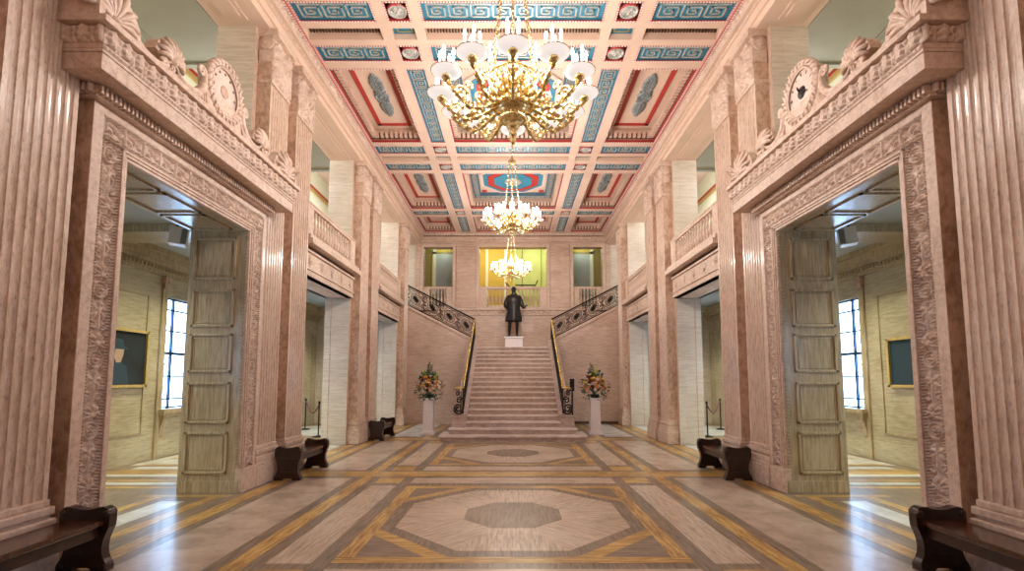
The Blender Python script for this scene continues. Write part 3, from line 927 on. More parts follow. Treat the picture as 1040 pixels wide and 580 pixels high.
    for i in range(len(top) - 1):
        (ya, za), (yb_, zb) = top[i], top[i + 1]
        mb.add([(xp - .05, ya, 4.75), (xp + .05, ya, 4.75), (xp + .05, yb_, 4.75), (xp - .05, yb_, 4.75), (xp - .05, ya, za), (xp + .05, ya, za), (xp + .05, yb_, zb), (xp - .05, yb_, zb)],
               [(4, 5, 6, 7), (1, 2, 6, 5), (3, 0, 4, 7)])
    # scrolls
    def volute(cy_, cz, R, sg, turns=1.6, r=.026, a0=0):
        q = []
        for k in range(34):
            a = a0 + turns * 2 * PI * k / 33
            rr = R * (1 - .82 * k / 33)
            q.append((xp + .04, cy_ + sg * rr * math.cos(a), cz + rr * math.sin(a)))
        mb.tube(q, [r * (1 - .4 * k / 33) for k in range(34)], 7)
    for sg in (-1, 1):
        volute(cy + sg * .47, 5.20, .065, -sg)
        # acanthus sweeping up beside the clock
        U = [(.41, 5.20), (.41, 5.10), (.45, 4.99), (.53, 4.91), (.64, 4.87), (.76, 4.87), (.87, 4.92)]
        mb.tube([(xp + .04, cy + sg * t, z) for t, z in U], [.03, .036, .04, .042, .04, .034, .024], 8)
        mb.tube([(xp + .06, cy + sg * (t + .015), z - .055) for t, z in U], [.012, .016, .02, .02, .02, .016, .01], 6)
        for j in range(5):
            mb.tube([(xp + .04, cy + sg * (.40 + .05 * j), 4.78), (xp + .07, cy + sg * (.40 + .045 * j), 4.86 - .01 * j), (xp + .05, cy + sg * (.37 + .035 * j), 5.0 - .03 * j)], [.018, .022, .008], 6)
        Q = [(1.02, 4.92), (1.12, 4.85), (1.25, 4.82), (1.38, 4.84), (1.50, 4.90), (1.58, 4.98)]
        mb.tube([(xp + .04, cy + sg * t, z) for t, z in Q], [.022, .03, .034, .034, .03, .02], 8)
        mb.tube([(xp + .05, cy + sg * (t + .02), z - .05) for t, z in Q], .014, 6)
        volute(cy + sg * 1.06, 4.90, .05, sg); volute(cy + sg * 1.60, 4.93, .055, -sg)
    mb.build('scrolled_ridge', M['pinkcarve'], D, S)
    def palm(py, pz, R, name='palmette'):
        mb = MB()
        for k in range(9):
            a = (k - 4) * .33
            L_ = R * (1 - .03 * abs(k - 4) ** 1.5)
            q = []
            for j in range(7):
                t = j / 6
                bend = a * (1 + .25 * t * t)
                q.append((xp + .02 + .05 * math.sin(t * PI), py + L_ * t * math.sin(bend), pz + L_ * t * math.cos(bend)))
            mb.tube(q, [.012, .02, .026, .03, .031, .029, .016], 6)
        mb.lathe([(.001, .10), (.03, .09), (.055, .05), (.06, 0)], 12, (xp, py, pz), 0, axis='x')
        fan = [(py, pz - .02)] + [(py + R * .9 * math.sin(a), pz + R * .9 * math.cos(a)) for a in [(-1.5 + 3.0 * i / 12) for i in range(13)]]
        mb.prism(fan, 'x', xp - .10, xp + .02)
        for sg in (-1, 1):
            q = [(xp + .05, py + sg * (.03 + .05 * math.cos(a * 1.0)) , pz - .07 + .05 * math.sin(a)) for a in [k * .5 for k in range(12)]]
            mb.tube(q, .014, 6)
        mb.build(name, M['pinkcarve'], D, S)
    for sg in (-1, 1):
        palm(cy + sg * .95, 4.98, .25)
        palm(cy + sg * 1.72, 4.86, .40)
    # corner palmettes turn round the angle onto the return
    for yy in (c0 - .33, c1 + .33):
        mb = MB()
        for k in range(7):
            a = (k - 3) * .36
            q = [( xs + .12 + .30 * (t / 6) * math.sin(a), yy + .0, 4.88 + .33 * (t / 6) * math.cos(a)) for t in range(7)]
            mb.tube(q, [.014, .022, .028, .03, .03, .026, .014], 6)
        mb.box(XW + .05, xs + .30, yy - .03, yy + .03, 4.75, 4.90)
        mb.build('palmette', M['pinkcarve'], D, S)
    # wreath round the dial
    mb = MB()
    ringp = [(xp + .03, cy + .335 * math.cos(a), zc + .345 * math.sin(a)) for a in [2 * PI * k / 64 for k in range(64)]]
    mb.tube(ringp, [.042 + .010 * (k % 2) for k in range(64)], 8, closed=True)
    for k in range(26):
        a = 2 * PI * k / 26
        mb.tube([(xp + .05, cy + .30 * math.cos(a), zc + .31 * math.sin(a)), (xp + .085, cy + .335 * math.cos(a + .1), zc + .345 * math.sin(a + .1)), (xp + .05, cy + .385 * math.cos(a + .2), zc + .395 * math.sin(a + .2))], [.008, .02, .006], 5)
    mb.tube([(xp + .05, cy + .275 * math.cos(a), zc + .285 * math.sin(a)) for a in [2 * PI * k / 48 for k in range(48)]], .012, 6, closed=True)
    mb.lathe([(.001, -.10), (.33, -.10), (.34, -.02), (.001, -.02)], 40, (xp, cy, zc), 0, axis='x')
    mb.build('wreath', M['pinkcarve'], D, S)
    # the dial itself
    cl = empty('wall_clock' if S == -1 else 'wind_dial', (S * (xp + .03), cy, zc))
    if S == -1: T(cl, 'stone wall clock with dark pierced hands set in the carved crest over the right doorway', 'clock')
    else: T(cl, 'stone dial with blank brown centre disc in the crest over the left doorway', 'dial')
    mb = MB(); mb.lathe([(.001, .0), (.275, .0), (.28, -.02)], 40, (0, 0, 0), 0, axis='x'); mb.build('dial_face', M['dial'], cl, S)
    for k in range(12):
        mb = MB()
        a = 2 * PI * k / 12
        y, z = .225 * math.sin(a), .235 * math.cos(a)
        if S == -1:
            # roman-like strokes laid radially
            for j in range((1, 2, 3, 2, 1, 2, 3, 3, 2, 1, 2, 2)[(k - 1) % 12]):
                b_ = a + (j - 1) * .045
                mb.tube([(.004, .205 * math.sin(b_), .213 * math.cos(b_)), (.004, .245 * math.sin(b_), .253 * math.cos(b_))], .0045, 4)
        else:
            mb.lathe([(.001, .012), (.014, .008), (.018, 0)], 8, (.002, y, z), 0, axis='x')
        mb.build('numeral', M['numeral'], cl, S)
    mb = MB()
    if S == -1:
        mb.lathe([(.001, .012), (.075, .010), (.08, 0)], 20, (0, 0, 0), 0, axis='x')
        mb.build('centre_boss', M['iron'], cl, S)
        mb = MB()
        mb.tube([(.02, 0, 0), (.02, .05, .07), (.02, .07, .115)], [.016, .013, .004], 6)
        mb.tube([(.024, 0, 0), (.024, -.07, -.02), (.024, -.15, -.045)], [.014, .011, .004], 6)
        mb.build('clock_hand', M['iron'], cl, S)
    else:
        mb.lathe([(.001, .014), (.075, .012), (.08, 0)], 20, (0, 0, 0), 0, axis='x')
        mb.build('centre_boss', M['salmon'], cl, S)

def band_leaf(W):
    P = .16
    def f(u, v):
        t = np.mod(u, P) - P / 2
        x = v / W
        lobes = .75 + .25 * np.cos(x * 5 * PI) 
        env = .44 * P * np.clip(np.sin(np.clip(x * .85 + .12, 0, 1) * PI), 0, 1) ** .5 * lobes
        d = np.abs(t) / np.maximum(env, .004)
        h = np.where(d < 1, .30 + .60 * np.sqrt(np.clip(1 - d * d, 0, 1)) * (.7 + .3 * np.abs(np.cos(t * 95))), 0)
        s_ = np.mod(u + P / 2, P) - P / 2
        r = np.hypot(s_, (v - W * .72))
        h = np.maximum(h, np.where(r < .030, .75 * np.sqrt(np.clip(1 - (r / .03) ** 2, 0, 1)), 0))
        h = np.maximum(h, np.where(np.abs(s_) < .007, .5 * (x < .6), 0))
        return h
    return f

doorcase(1, 1); doorcase(-1, 2)

# ------------------------------------------------------------------ balustrades
BP = [(.045, 0), (.045, .03), (.028, .04), (.022, .06), (.030, .10), (.048, .17), (.050, .21), (.034, .28), (.020, .36), (.018, .42), (.028, .44), (.034, .46), (.028, .48), (.040, .49), (.040, .53)]
def baluster_mesh(mat, h):
    mb = MB(); k = h / .53
    mb.lathe([(r, z * k) for r, z in BP], 10)
    o = mb.build('baluster', mat)
    me = o.data; bpy.data.objects.remove(o)
    return me
bal_pink = baluster_mesh(M['pinkcarve'], .50)
def balustrade(p0, p1, z0, h, n, label, group, mat, bme, endw=.3):
    """straight stone balustrade between two points, blocks at both ends"""
    a = Vector(p0); b_ = Vector(p1); L_ = (b_ - a).length
    ang = math.atan2(b_.y - a.y, b_.x - a.x)
    e = T(empty('balustrade', (a.x, a.y, z0), ang), label, 'balustrade', group)
    mb = MB(); mb.box(0, L_, -.08, .08, 0, .08); mb.build('base_rail', mat, e, bevel=.01)
    mb = MB(); mb.box(0, L_, -.075, .075, h - .10, h - .03); mb.box(0, L_, -.09, .09, h - .04, h); mb.build('top_rail', mat, e, bevel=.01)
    for x in (0, L_ - endw):
        mb = MB(); mb.box(x, x + endw, -.07, .07, .08, h - .10); mb.box(x + .05, x + endw - .05, -.076, .076, .13, h - .15); mb.build('end_block', mat, e)
    for i in range(n):
        o = bpy.data.objects.new('baluster', bme); COL.objects.link(o); o.parent = e
        o.location = (endw + (i + .5) * (L_ - 2 * endw) / n, 0, .08)
        o.scale = (1, 1, (h - .18) / .50)
sidew = {1: 'left', -1: 'right'}
for S in (1, -1):
    x = -4.10 * S
    balustrade((x, 9.46), (x, 12.44), 4.44, .70, 14, 'stone gallery balustrade in the %s wall bay next beyond the big doorway' % sidew[S], 'side gallery balustrades', M['pinkcarve'], bal_pink, .34)
    balustrade((x, 14.46), (x, 17.56), 4.44, .70, 14, 'stone gallery balustrade in the %s wall bay nearest the staircase' % sidew[S], 'side gallery balustrades', M['pinkcarve'], bal_pink, .34)
for (a, b_, n, lb) in ((-3.77, -2.54, 5, 'short stone balustrade in the opening left of centre above the stairs'), (2.54, 3.77, 5, 'short stone balustrade in the opening right of centre above the stairs'), (-1.42, 1.42, 14, 'stone balustrade across the wide central opening behind the statue')):
    balustrade((a, 20.72), (b_, 20.72), 4.60, .92, n, lb, 'end wall balustrades', M['pinkcarve'], bal_pink, .26 if n == 5 else .30)

# ------------------------------------------------------------------ end wall
WB = empty('wall_back'); WB['kind'] = 'structure'
mb = MB()
Y0, Y1 = 20.6, 20.95
op = [(-3.77, -2.54), (-1.42, 1.42), (2.54, 3.77)]
xs_ = [-4.1] + [q for o_ in op for q in o_] + [4.1]
for i in range(0, len(xs_), 2): mb.box(xs_[i], xs_[i + 1], Y0, Y1, 4.4, 8.3)
mb.box(-4.1, 4.1, Y0, Y1, 0, 4.58)
for a, b_ in op: mb.box(a, b_, Y0, Y1, 7.2, 8.3)
for x in (-1.98, 1.98): mb.box(x - .40, x + .40, Y0 - .05, Y0, 4.62, 7.40)
for x in (-4.0, 4.0): mb.box(x - .1, x + .1, Y0 - .05, Y0, 4.62, 7.40)
mb.build('end_wall', M['pinkwall'], WB)
mb = MB()
for a, b_ in op:
    for (p, q, r_, s_) in ((a - .12, a, 4.58, 7.2), (b_, b_ + .12, 4.58, 7.2), (a - .12, b_ + .12, 7.2, 7.32)):
        mb.box(p, q, Y0 - .04, Y0, r_, s_)
mb.box(-4.1, 4.1, Y0 - .06, Y0, 7.42, 7.5); mb.box(-4.1, 4.1, Y0 - .12, Y0, 7.5, 7.62); mb.box(-4.1, 4.1, Y0 - .2, Y0, 7.66, 7.80)
mb.relief((-3.8, Y0 - .2, 7.66), (1, 0, 0), (0, 0, 1), (0, -1, 0), 7.6, .13, .02, eggdart(.12, .13), .03)
mb.box(-4.1, 4.1, Y0 - .07, Y0, 4.30, 4.36); mb.box(-4.1, 4.1, Y0 - .12, Y0, 4.50, 4.60)
def guil(u, v):
    t = np.mod(u, .22) - .11
    r = np.hypot(t, v - .07)
    return np.where((r > .028) & (r < .062), .9, np.where(r < .018, .8, 0)) + np.where(np.abs(v - .07 - .045 * np.sin(u / .22 * 2 * PI)) < .012, .6, 0)
mb.relief((-3.3, Y0 - .03, 4.36), (1, 0, 0), (0, 0, 1), (0, -1, 0), 6.6, .14, .014, guil, .05)
mb.build('end_moulding', M['pinkcarve'], WB, bevel=0)
# rooms seen through the end wall openings
mb = MB()
mb.box(-4.1, 4.1, 20.9, 24, 4.3, 4.44, 4)
mb.box(-1.7, .0, 23.2, 23.4, 4.4, 9.3, 0)
mb.box(.0, 1.9, 23.2, 23.4, 4.4, 9.3, 1)
mb.box(-4.4, -1.7, 22.6, 22.8, 4.4, 9.3, 0); mb.box(1.9, 4.4, 22.6, 22.8, 4.4, 9.3, 0)
mb.box(-1.85, -1.7, 20.95, 23.4, 4.4, 9.3, 0); mb.box(1.85, 2.0, 20.95, 23.4, 4.4, 9.3, 1)
for (p, q, r_, s_) in ((-1.30, -1.18, 5.0, 8.2), (-.42, -.30, 5.0, 8.2), (-1.30, -.30, 5.0, 5.12), (-1.30, -.30, 8.1, 8.2)):
    mb.box(p, q, 23.15, 23.2, r_, s_, 2)
mb.box(-1.7, 1.9, 23.1, 23.2, 8.4, 8.55, 2)
for (p, q, r_, s_) in ((.42, .46, 4.8, 8.0), (1.32, 1.36, 4.8, 8.0), (.42, 1.36, 7.96, 8.0), (.42, 1.36, 4.8, 4.84)):
    mb.box(p, q, 23.17, 23.2, r_, s_, 5)
for sx in (-1, 1):
    mb.box(*sorted((sx * 2.62, sx * 3.55)), 22.52, 22.6, 4.44, 7.4, 3)
    mb.box(*sorted((sx * 3.55, sx * 3.70)), 22.5, 22.6, 4.44, 7.6, 2)
    mb.box(*sorted((sx * 3.78, sx * 4.2)), 22.5, 22.6, 4.44, 7.6, 5)
    mb.box(*sorted((sx * 2.4, sx * 3.7)), 22.5, 22.6, 7.4, 7.5, 5)
mb.build('upper_room', [M['yellow'], M['green'], M['creampaint'], M['greypanel'], M['pinkwall'], M['olive']], WB)
o = T(empty('wall_handrail', (0, 0, 0)), 'thin dark stair handrail on the lime green wall seen through the central opening', 'handrail')
mb = MB(); mb.tube([(-.35, 22.9, 6.15), (.15, 22.9, 5.62), (.30, 22.9, 5.35)], .022, 6); mb.tube([(.1, 22.9, 6.02), (1.05, 22.9, 6.02), (1.15, 22.95, 6.25)], .028, 6)
mb.build('rail', M['iron'], o)
mb = MB()
for x in (.4, 1.0): mb.tube([(x, 22.9, 6.02), (x, 22.92, 5.88), (x, 23.18, 5.86)], .014, 5)
for x, z in ((-.3, 6.1), (-.1, 5.9), (.1, 5.67)): mb.tube([(x, 22.9, z), (x, 22.9, 4.46)], .012, 5)
mb.build('bracket', M['iron'], o)

# back wall of the hall behind the viewpoint, so the hall is a closed room
mb = MB(); mb.box(-7.6, 7.6, YB - .3, YB, 0, 9.4); mb.build('wall_front', M['pinkwall'], kind='structure')

# ------------------------------------------------------------------ staircase
ST = T(empty('staircase', (0, 13.03, 0)), 'broad pink marble staircase rising to a landing at the end of the hall', 'staircase')
def stb(): return MB()
def off(mb, dy=-13.03):
    mb.v = [(x, y + dy, z) for x, y, z in mb.v]; return mb
R_ = 2.8 / 18
def step_shape(hw, y0, y1, z0, z1, rnd):
    mb = MB()
    pts = [(-hw, y1), ]
    if rnd:
        for k in range(7):
            a = PI + (PI / 2) * k / 6
            pts.append((-hw + rnd + rnd * math.cos(a), y0 + rnd + rnd * math.sin(a)))
        for k in range(7):
            a = -PI / 2 + (PI / 2) * k / 6
            pts.append((hw - rnd + rnd * math.cos(a), y0 + rnd + rnd * math.sin(a)))
    else: pts += [(-hw, y0), (hw, y0)]
    pts.append((hw, y1))
    mb.prism(pts, 'z', z0, z1 - .040)
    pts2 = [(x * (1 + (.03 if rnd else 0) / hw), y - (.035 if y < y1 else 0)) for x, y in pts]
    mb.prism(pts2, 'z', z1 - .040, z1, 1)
    return mb
ys = [13.03, 13.40] + [13.72 + .287 * i for i in range(16)]
for i in range(18):
    hw = [1.92, 1.70][i] if i < 2 else 1.30
    y1 = (18.3 if i >= 2 else [14.0, 14.05][i])
    nxt = ys[i + 1] + .05 if i < 17 else 20.48
    mb = step_shape(hw, ys[i], nxt if i >= 2 else y1 + .15, i * R_, (i + 1) * R_, [.16, .05][i] if i < 2 else 0)
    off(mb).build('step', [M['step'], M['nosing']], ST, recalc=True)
ytop = ys[17]
# strings with stone caps carrying the rail, end blocks
for S in (1, -1):
    slope = (2.8 - .45) / (ytop - 13.72)
    mb = MB()
    pr_ = [(13.74, .30), (13.74, .62), (13.95, .62), (ytop, 2.8 + .20), (18.34, 3.04), (18.34, 0), (13.74, 0)]
    mb.prism(pr_, 'x', -1.62, -1.30)
    off(mb).build('string', M['pinkwall'], ST, S, recalc=True)
    mb = MB(); mb.prism([(13.70, .60), (13.70, .66), (13.96, .66), (ytop, 3.04), (18.34, 3.08), (18.34, 3.02), (ytop, 2.98), (13.96, .60)], 'x', -1.42, -1.27)
    off(mb).build('string_cap', M['step'], ST, S, recalc=True)
    mb = MB(); mb.box(-1.68, -1.27, 13.70, 14.05, .31, .60); mb.box(-1.70, -1.25, 13.68, 14.07, .57, .62)
    off(mb).build('pedestal_block', M['step'], ST, S, bevel=.01)
    # side flights up to the gallery
    for i in range(9):
        mb = MB(); x1 = -1.42 - i * .27; mb.box(-3.93, x1, 18.36, 20.48, 2.8 - .05 + i * .161, 2.8 + (i + 1) * .161)
        off(mb).build('step', M['step'], ST, S)
    # flank wall under the side flight
    mb = MB()
    f0, f1 = (-1.40, 3.06), (-3.93, 4.345)
    mb.prism([(-1.40, 0), f0, f1, (-3.93, 0)], 'y', 18.34, 18.50)
    off(mb).build('flank_wall', M['pinkwall'], ST, S, recalc=True)
    mb = MB()
    def sl(x): return 3.06 + (-1.40 - x) * (4.46 - 3.06) / 2.75
    for dz0, dz1, d in ((-.06, .02, .05), (-.34, -.30, .02)):
        mb.prism([(-1.40, sl(-1.4) + dz0), (-1.40, sl(-1.4) + dz1), (-3.94, sl(-3.94) + dz1), (-3.94, sl(-3.94) + dz0)], 'y', 18.34 - d, 18.5)
    off(mb).build('flank_cap', M['pinkcarve'], ST, S, recalc=True)
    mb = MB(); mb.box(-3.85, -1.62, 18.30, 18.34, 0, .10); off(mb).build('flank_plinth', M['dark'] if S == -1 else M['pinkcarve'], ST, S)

# iron railings
def scroll2(mb, c, ux, uz, R, turns, sg, r=.010, a0=0, n=22):
    q = []
    for k in range(n):
        a = a0 + sg * turns * 2 * PI * k / (n - 1); rr = R * (1 - .8 * k / (n - 1))
        p = Vector(c) + ux * (rr * math.cos(a)) + uz * (rr * math.sin(a)); q.append(p)
    mb.tube(q, r, 4)
for S in (1, -1):
    nm = sidew[S]
    RL = T(empty('stair_railing', (S * -1.4, 18.34, 3.0)), 'black wrought iron railing with four rosette panels climbing the %s flank wall' % nm, 'railing')
    o0 = Vector((1.4, -18.34, -3.0))
    ux = Vector((-1, 0, .509)).normalized(); uz = Vector((0, 0, 1))
    P0 = Vector((-1.42, 18.32, 3.10)); Ln = 2.52 * math.sqrt(1 + .509 ** 2)
    def P(u, v): return P0 + ux * u + uz * v + o0
    mb = MB(); mb.tube([P(0, .74), P(Ln, .74)], .030, 8); mb.build('handrail', M['iron'], RL, 1 if S == 1 else -1)
    mb = MB(); mb.tube([P(0, .03), P(Ln, .03)], .018, 4); mb.tube([P(0, .67), P(Ln, .67)], .012, 4); mb.tube([P(0, .09), P(Ln, .09)], .010, 4); mb.tube([P(0, 0), P(0, .80)], .022, 6); mb.tube([P(Ln, 0), P(Ln, .74)], .018, 6)
    mb.build('rail_frame', M['iron'], RL, S)
    for i in range(4):
        mb = MB(); c = P(Ln * (i + .5) / 4, .38); w_ = Ln / 8; cc = Vector(c)
        for k in range(16):
            a = 2 * PI * k / 16
            dx, dz = math.cos(a), math.sin(a)
            mb.tube([cc + ux * dx * .05 + uz * dz * .05, cc + ux * dx * .13 + uz * dz * .12, cc + ux * dx * .20 + uz * dz * .20], [.018, .012, .008], 4)
        mb.tube([cc + ux * .21 * math.cos(a) + uz * .21 * math.sin(a) for a in [2 * PI * k / 28 for k in range(28)]], .010, 4, closed=True)
        mb.ball(tuple(cc), .055, 8, 5)
        for sx in (-1, 1):
            for sz in (-1, 1):
                scroll2(mb, cc + ux * sx * (w_ - .07) + uz * sz * .20, ux, uz, .075, 1.5, sx * sz, .010)
                mb.tube([cc + ux * sx * w_, cc + ux * sx * .10 + uz * sz * .27], .009, 4)
                scroll2(mb, cc + ux * sx * (w_ - .05) + uz * sz * .07, ux, uz, .045, 1.3, -sx * sz, .009)
        mb.tube([cc + ux * w_ - uz * .29, cc + ux * w_ + uz * .29], .010, 4)
        mb.build('rosette_panel', M['iron'], RL, S)
    # flight railing
    RF = T(empty('stair_railing', (S * -1.42, 13.9, .66)), 'black iron railing with brass handrail on the %s side of the main flight' % nm, 'railing')
    oo = Vector((1.42, -13.9, -.66))
    A = Vector((-1.40, 13.98, .68)); B = Vector((-1.40, ytop, 3.06)); C_ = Vector((-1.40, 18.30, 3.10))
    mb = MB()
    hr = [A + Vector((-.22, -.16, .66)), A + Vector((-.17, -.20, .70)), A + Vector((-.06, -.16, .70)), A + Vector((0, 0, .70)), B + Vector((0, 0, .74)), C_ + Vector((0, 0, .76))]
    mb.tube([p + oo for p in hr], [.022, .028, .03, .03, .03, .03], 8)
    mb.build('handrail', M['brass'], RF, S)
    mb = MB()
    mb.tube([A + oo + Vector((0, 0, .05)), B + oo + Vector((0, 0, .05)), C_ + oo + Vector((0, 0, .05))], .018, 4)
    mb.tube([A + oo + Vector((0, 0, .62)), B + oo + Vector((0, 0, .66)), C_ + oo + Vector((0, 0, .68))], .012, 4)
    mb.build('rail_frame', M['iron'], RF, S)
    d = (B - A); n = 9
    uy = d.normalized()
    for i in range(n):
        mb = MB(); c = A + d * ((i + .5) / n) + Vector((0, 0, .35)) + oo
        hw = d.length / n / 2
        mb.tube([c + uy * .17 * math.cos(a) + uz * .2 * math.sin(a) for a in [2 * PI * k / 20 for k in range(20)]], .011, 4, closed=True)
        for k in range(8):
            a = 2 * PI * k / 8; mb.tube([c, c + uy * .16 * math.cos(a) + uz * .19 * math.sin(a)], .011, 4)
        mb.ball(tuple(c), .04, 6, 4)
        mb.tube([c + uy * hw - uz * .30, c + uy * hw + uz * .30], .012, 4)
        for sx in (-1, 1):
            for sz in (-1, 1):
                scroll2(mb, c + uy * sx * (hw - .04) + uz * sz * .22, uy, uz, .06, 1.3, sx * sz, .011)
        mb.build('scroll_panel', M['iron'], RF, S)
    mb = MB()
    n0 = A + oo
    nx = Vector((-.75, -.66, 0)).normalized()
    mb.tube([n0 + Vector((0, 0, -.04)), n0 + Vector((0, 0, .68))], .022, 6)
    mb.tube([n0 + Vector((-.05, -.05, -.04)), n0 + Vector((-.05, -.05, .60))], .014, 6)
    scroll2(mb, n0 + nx * .16 + uz * .13, nx, uz, .16, 1.9, 1, .026, PI, 34)
    scroll2(mb, n0 + nx * .12 + uz * .36, nx, uz, .10, 1.4, -1, .022, PI, 26)
    scroll2(mb, n0 + nx * .18 + uz * .56, nx, uz, .08, 1.3, 1, .020, PI / 2, 24)
    mb.tube([n0 + nx * .05 + uz * .40, n0 + nx * .14 + uz * .52, n0 + nx * .24 + uz * .66], .012, 5)
    mb.build('newel_scroll', M['iron'], RF, S)

# ------------------------------------------------------------------ statue
SX, SY = .03, 19.0
pz = 2.8
PB = T(empty('statue_plinth', (SX, SY, pz)), 'small white marble plinth under the bronze statue on the landing', 'plinth')
mb = MB(); mb.box(-.36, .36, -.32, .32, 0, .06); mb.box(-.33, .33, -.29, .29, .06, .38); mb.box(-.37, .37, -.33, .33, .38, .44)
mb.build('block', M['whitepaint'], PB, bevel=.01)
SB = T(empty('bronze_statue', (SX, SY, pz + .442)), 'dark bronze statue of a standing man in a knee length coat on the landing', 'statue')
def skin_fig(name, verts, edges, radii, mat, parent, root=0, sub=2):
    me = bpy.data.meshes.new(name); me.from_pydata(verts, edges, []); me.materials.append(mat)
    o = bpy.data.objects.new(name, me); COL.objects.link(o); o.parent = parent
    md = o.modifiers.new('skin', 'SKIN'); md.use_smooth_shade = True
    for i, r in enumerate(radii):
        sv = me.skin_vertices[0].data[i]; sv.radius = (r, r) if not isinstance(r, tuple) else r
        sv.use_root = (i == root)
    s2 = o.modifiers.new('sub', 'SUBSURF'); s2.levels = sub; s2.render_levels = sub
    return o
# facing -y (towards the hall); height ~1.95
V_ = [(0, 0, 1.00), (0, .0, 1.18), (0, .01, 1.38), (0, .01, 1.58), (0, -.01, 1.68), (0, -.02, 1.78), (0, -.02, 1.92),      # 0-6 spine, neck, head
      (-.11, 0, .98), (-.15, -.02, .56), (-.17, .02, .12), (-.18, -.10, .05), (-.19, -.18, .035),                           # 7-11 left leg
      (.11, 0, .98), (.13, -.05, .56), (.12, .0, .12), (.13, -.12, .05), (.14, -.20, .035),                                # 12-16
      (-.20, .01, 1.57), (-.31, .04, 1.30), (-.27, -.08, 1.08), (-.22, -.13, 1.02),                                        # 17-20 arm
      (.20, .01, 1.57), (.30, .05, 1.30), (.36, -.12, 1.14), (.38, -.20, 1.13)]
E_ = [(0, 1), (1, 2), (2, 3), (3, 4), (4, 5), (5, 6), (0, 7), (7, 8), (8, 9), (9, 10), (10, 11), (0, 12), (12, 13), (13, 14), (14, 15), (15, 16), (3, 17), (17, 18), (18, 19), (19, 20), (3, 21), (21, 22), (22, 23), (23, 24)]
RD = [(.16, .12), (.15, .11), (.18, .13), (.15, .11), .062, .085, .075, .10, .075, .055, .05, .035, .10, .075, .055, .05, .035, .08, .062, .045, .04, .08, .062, .045, .04]
fig = skin_fig('body', V_, E_, RD, M['bronze'], SB)
# facial relief, hair, ears
mb = MB()
mb.ball((0, -.02, 1.845), .098, 14, 10, 0, (.86, 1.0, 1.22))
mb.tube([(0, -.115, 1.87), (0, -.137, 1.835), (0, -.118, 1.825)], [.008, .014, .008], 6)
mb.tube([(-.03, -.108, 1.795), (0, -.117, 1.793), (.03, -.108, 1.795)], .007, 5)
for sx in (-1, 1):
    mb.ball((sx * .034, -.105, 1.868), .013, 6, 4); mb.ball((sx * .086, -.01, 1.845), .024, 6, 5, 0, (.4, .8, 1.2))
    mb.tube([(sx * .055, -.1, 1.888), (sx * .02, -.112, 1.888)], .007, 5)
mb.build('head', M['bronze'], SB)
mb = MB(); mb.ball((0, .0, 1.875), .10, 12, 8, 0, (.88, 1.0, 1.0)); mb.build('hair', M['bronze'], SB)
# coat: lofted ellipses with folds, open at the front hem
mb = MB(); rings = [(1.63, .13, .10, 0), (1.58, .235, .14, 0), (1.48, .275, .165, 0), (1.34, .275, .165, .0), (1.20, .245, .155, 0), (1.08, .245, .16, .01), (.95, .27, .18, .02), (.80, .30, .20, .03), (.64, .325, .22, .04), (.60, .32, .215, .04)]
seg = 28; vs = []
for z, a, b_, fo in rings:
    for k in range(seg):
        w = 2 * PI * k / seg
        fr = 1 + fo * 1.2 * math.sin(w * 7) * 1.3
        vs.append((a * fr * math.cos(w), b_ * fr * math.sin(w), z))
fs = [(i * seg + k, i * seg + (k + 1) % seg, (i + 1) * seg + (k + 1) % seg, (i + 1) * seg + k) for i in range(len(rings) - 1) for k in range(seg)]
mb.add([(x, y, z) for x, y, z in vs], [f[::-1] for f in fs], 0, True)
mb.tube([(-.02, -.16, 1.5), (-.03, -.155, 1.2), (-.05, -.19, .8), (-.06, -.20, .62)], .010, 5)
mb.tube([(-.09, -.12, 1.6), (-.03, -.158, 1.32), (.0, -.15, 1.3)], .016, 5); mb.tube([(.09, -.12, 1.6), (.03, -.158, 1.32), (.0, -.15, 1.3)], .016, 5)
co_ = mb.build('coat', M['bronze'], SB); sd = co_.modifiers.new('s', 'SOLIDIFY'); sd.thickness = .012
# sleeves ending in cuffs, flaps
mb = MB()
mb.tube([(-.20, .01, 1.57), (-.26, .03, 1.44), (-.315, .045, 1.30), (-.30, -.03, 1.16)], [.085, .088, .085, .072], 10)
mb.build('sleeve', M['bronze'], SB); mb = MB()
mb.tube([(.20, .01, 1.57), (.26, .03, 1.44), (.31, .05, 1.30), (.35, -.06, 1.17)], [.085, .088, .085, .072], 10)
mb.build('sleeve', M['bronze'], SB)
def hand(mb, w, d, side, curl=.7):
    """palm and five fingers; w wrist, d direction of the fingers"""
    w = Vector(w); d = Vector(d).normalized(); n = Vector((0, 0, 1)); lat = d.cross(n).normalized()
    n = lat.cross(d)
    mb.tube([w, w + d * .045, w + d * .085], [.028, .038, .034], 8)
    for i, L_ in enumerate((.062, .072, .068, .052)):
        b_ = w + d * .085 + lat * (.030 - .020 * i)
        mb.tube([b_, b_ + d * L_ * .5 - n * L_ * .12, b_ + d * L_ * .75 - n * L_ * .5, b_ + d * L_ * .6 - n * L_ * .8], [.010, .009, .008, .006], 6)
    t = w + d * .03 + lat * side * .032
    mb.tube([t, t + lat * side * .02 + d * .025, t + lat * side * .014 + d * .055 - n * .02], [.011, .010, .007], 6)
mb = MB(); hand(mb, (-.25, -.11, 1.05), (.4, -.6, -.35), 1); mb.build('hand', M['bronze'], SB)
mb = MB(); hand(mb, (.375, -.17, 1.135), (.15, -1, 0), -1); mb.build('hand', M['bronze'], SB)
mb = MB(); mb.tube([(.30, -.27, 1.10), (.40, -.26, 1.14), (.52, -.24, 1.20)], [.030, .034, .030], 10); mb.tube([(.33, -.26, 1.06), (.47, -.26, 1.10)], .02, 8)
mb.build('paper_roll', M['bronze'], SB)
mb = MB(); mb.box(-.30, .28, -.27, .22, -.0, .03)
